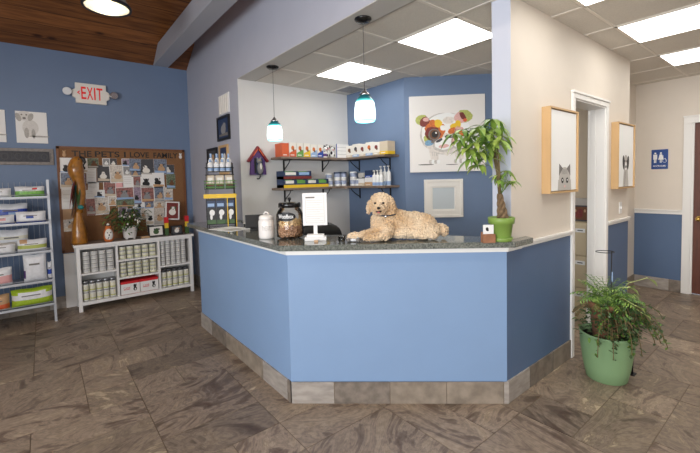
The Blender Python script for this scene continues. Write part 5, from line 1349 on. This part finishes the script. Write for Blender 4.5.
# ---------------------------------------------------------------- big floor pot
gp = thing('floor_planter', 'large sage green floor pot with fern, trailing vines and wire hoop', 'plant', (3.215, .985, 0))
mb = MB().lathe([(.125, 0), (.13, .004), (.150, .10), (.168, .235), (.170, .24), (.172, .33), (.177, .336), (.176, .345), (.166, .345), (.162, .33), (.16, .30)], 'sage_pot', 48, sx=1.02, sy=1.0)
mb.build('pot', gp)
MB().lathe([(.001, .31), (.165, .305)], 'soil', 30).build('soil', gp)
MB().lathe([(.085, .30), (.105, .53), (.118, .535), (.118, .57), (.105, .57), (.10, .555)], 'terracotta', 28, c=(-.01, .0, 0)).build('inner_pot', gp)
rf = random.Random(9)
fe = MB()
for k in range(64):     # fern / palm fronds
    a = rf.uniform(0, 2*PI); L_ = rf.uniform(.15, .23); el_ = rf.uniform(.6, 1.35)
    d = Vector((math.cos(a)*math.cos(el_), math.sin(a)*math.cos(el_), math.sin(el_))); p = Vector((-.01+rf.uniform(-.05, .05), rf.uniform(-.05, .05), .57)); cur = d.copy()
    pts = []
    for i in range(9):
        pts.append(p.copy()); cur = (cur+Vector((0, 0, -.16))).normalized(); p = p+cur*L_/8
    fe.tube(pts, .0018, 'stem_green', 4)
    side = cur.cross(Vector((0, 0, 1))).normalized()
    for i in range(1, 9):
        for s in (-1, 1):
            fe.leaf(pts[i], side*s + cur*.7, (.058)*(1-.06*i), .010, .5, rf.choice(('leaf_mid', 'leaf_bright', 'leaf_mid')), 3, (.4, 1, .8, 0))
fe.build('fern_fronds', gp)
tv = MB()
for k in range(76):     # trailing stems with small leaves, mostly to the right and over the front rim
    u_ = rf.random()
    lat = rf.uniform(-.21, .18) if u_ < .55 else rf.uniform(.06, .29)
    dep = -rf.uniform(.12, .24) if u_ < .8 else rf.uniform(-.1, .15)
    end = rf.uniform(.22, .54) if lat < .12 else rf.uniform(.30, .56)
    P3 = SR*lat + SF*dep + Vector((0, 0, end))
    p0 = Vector((rf.uniform(-.05, .05), rf.uniform(-.05, .05), .55)); p1 = P3*.5; p1.z = .63+rf.uniform(-.07, .05); p2 = P3*.95; p2.z = max(end+.10, .42)
    pts = []
    for i in range(13):
        t_ = i/12; pts.append(((1-t_)**3)*p0+3*t_*(1-t_)**2*p1+3*t_*t_*(1-t_)*p2+t_**3*P3)
    tv.tube(pts, .0028, 'stem', 5)
    for i in range(4, 13):
        for s_ in range(2):
            d = Vector((rf.uniform(-1, 1), rf.uniform(-1, 1), rf.uniform(-.4, .8)))
            tv.leaf(pts[i], d, rf.uniform(.022, .038), rf.uniform(.014, .022), .3, rf.choice(('leaf_jade', 'leaf_dark', 'leaf_jade', 'leaf_mid')), 3, (.5, 1, .9, 0))
for k in range(420):
    a = rf.uniform(0, 2*PI); rr = rf.uniform(.06, .21); z_ = rf.uniform(.36, .60)-rr*.25
    c_ = Vector((rr*math.cos(a), rr*math.sin(a), z_)) + SR*.02
    d = Vector((math.cos(a)+rf.uniform(-.8, .8), math.sin(a)+rf.uniform(-.8, .8), rf.uniform(-.6, .7)))
    tv.leaf(c_, d, rf.uniform(.025, .045), rf.uniform(.014, .024), .5, rf.choice(('leaf_jade', 'leaf_dark', 'leaf_dark', 'leaf_mid')), 3, (.5, 1, .9, 0))
for k in range(12):
    a = rf.uniform(0, 2*PI); tv.tube([(.05*math.cos(a), .05*math.sin(a), .50), (.15*math.cos(a), .15*math.sin(a), .53+rf.uniform(-.04, .04)), (.22*math.cos(a), .22*math.sin(a), .46)], .005, 'stem', 5)
tv.build('trailing_vines', gp)
pl = MB()
for sx, z, sf, L_ in ((.25, .75, -.05, .095), (.04, .72, -.16, .085), (.06, .60, -.2, .08), (.10, .55, -.21, .07)):
    tip = SR*sx + SF*sf + Vector((0, 0, z)); pl.tube([Vector((0, 0, .55)), tip*.55+Vector((0, 0, .30)), tip], .002, 'leaf_pale', 5)
    pl.leaf(tip, SR*.75 + Vector((0, 0, -.35)) - SF*.1, L_, L_*.75, .6, 'leaf_pale', 5, (.5, 1, 1, .7, .35, 0))
pl.build('pale_leaves', gp)
hp = MB(); c0 = SR*.03
hp.tube([c0+Vector((0, 0, .3)), c0+Vector((0, 0, .94))], .0035, 'black', 6)
hp.tube([c0+Vector((0, 0, .94))-SR*.05+SR*.06*math.cos(a)+SF*.05*math.sin(a) for a in [2*PI*k/20 for k in range(21)]], .003, 'black', 6)
hp.build('wire_hoop', gp)
MB().box(-.004, .004, -.003, .003, .72, .79, 'light_blue').build('plant_tag', gp, tuple(c0+Vector((-.002, -.006, 0))))
ir = MB()
s1 = SR*.215+SF*.03
ir.tube([s1+Vector((0, 0, .0)), s1+Vector((0, 0, .17))], .006, 'black', 6).box(s1.x-.03, s1.x+.03, s1.y-.02, s1.y+.02, 0, .006, 'black').ball(s1+Vector((0, 0, .18)), .012, 'black')
s2 = SR*-.155+SF*.17
ir2 = None
solo(ir, 'iron_post', 'short thin black iron post standing on the floor behind the planter', 'post', (3.215, .985, 0))
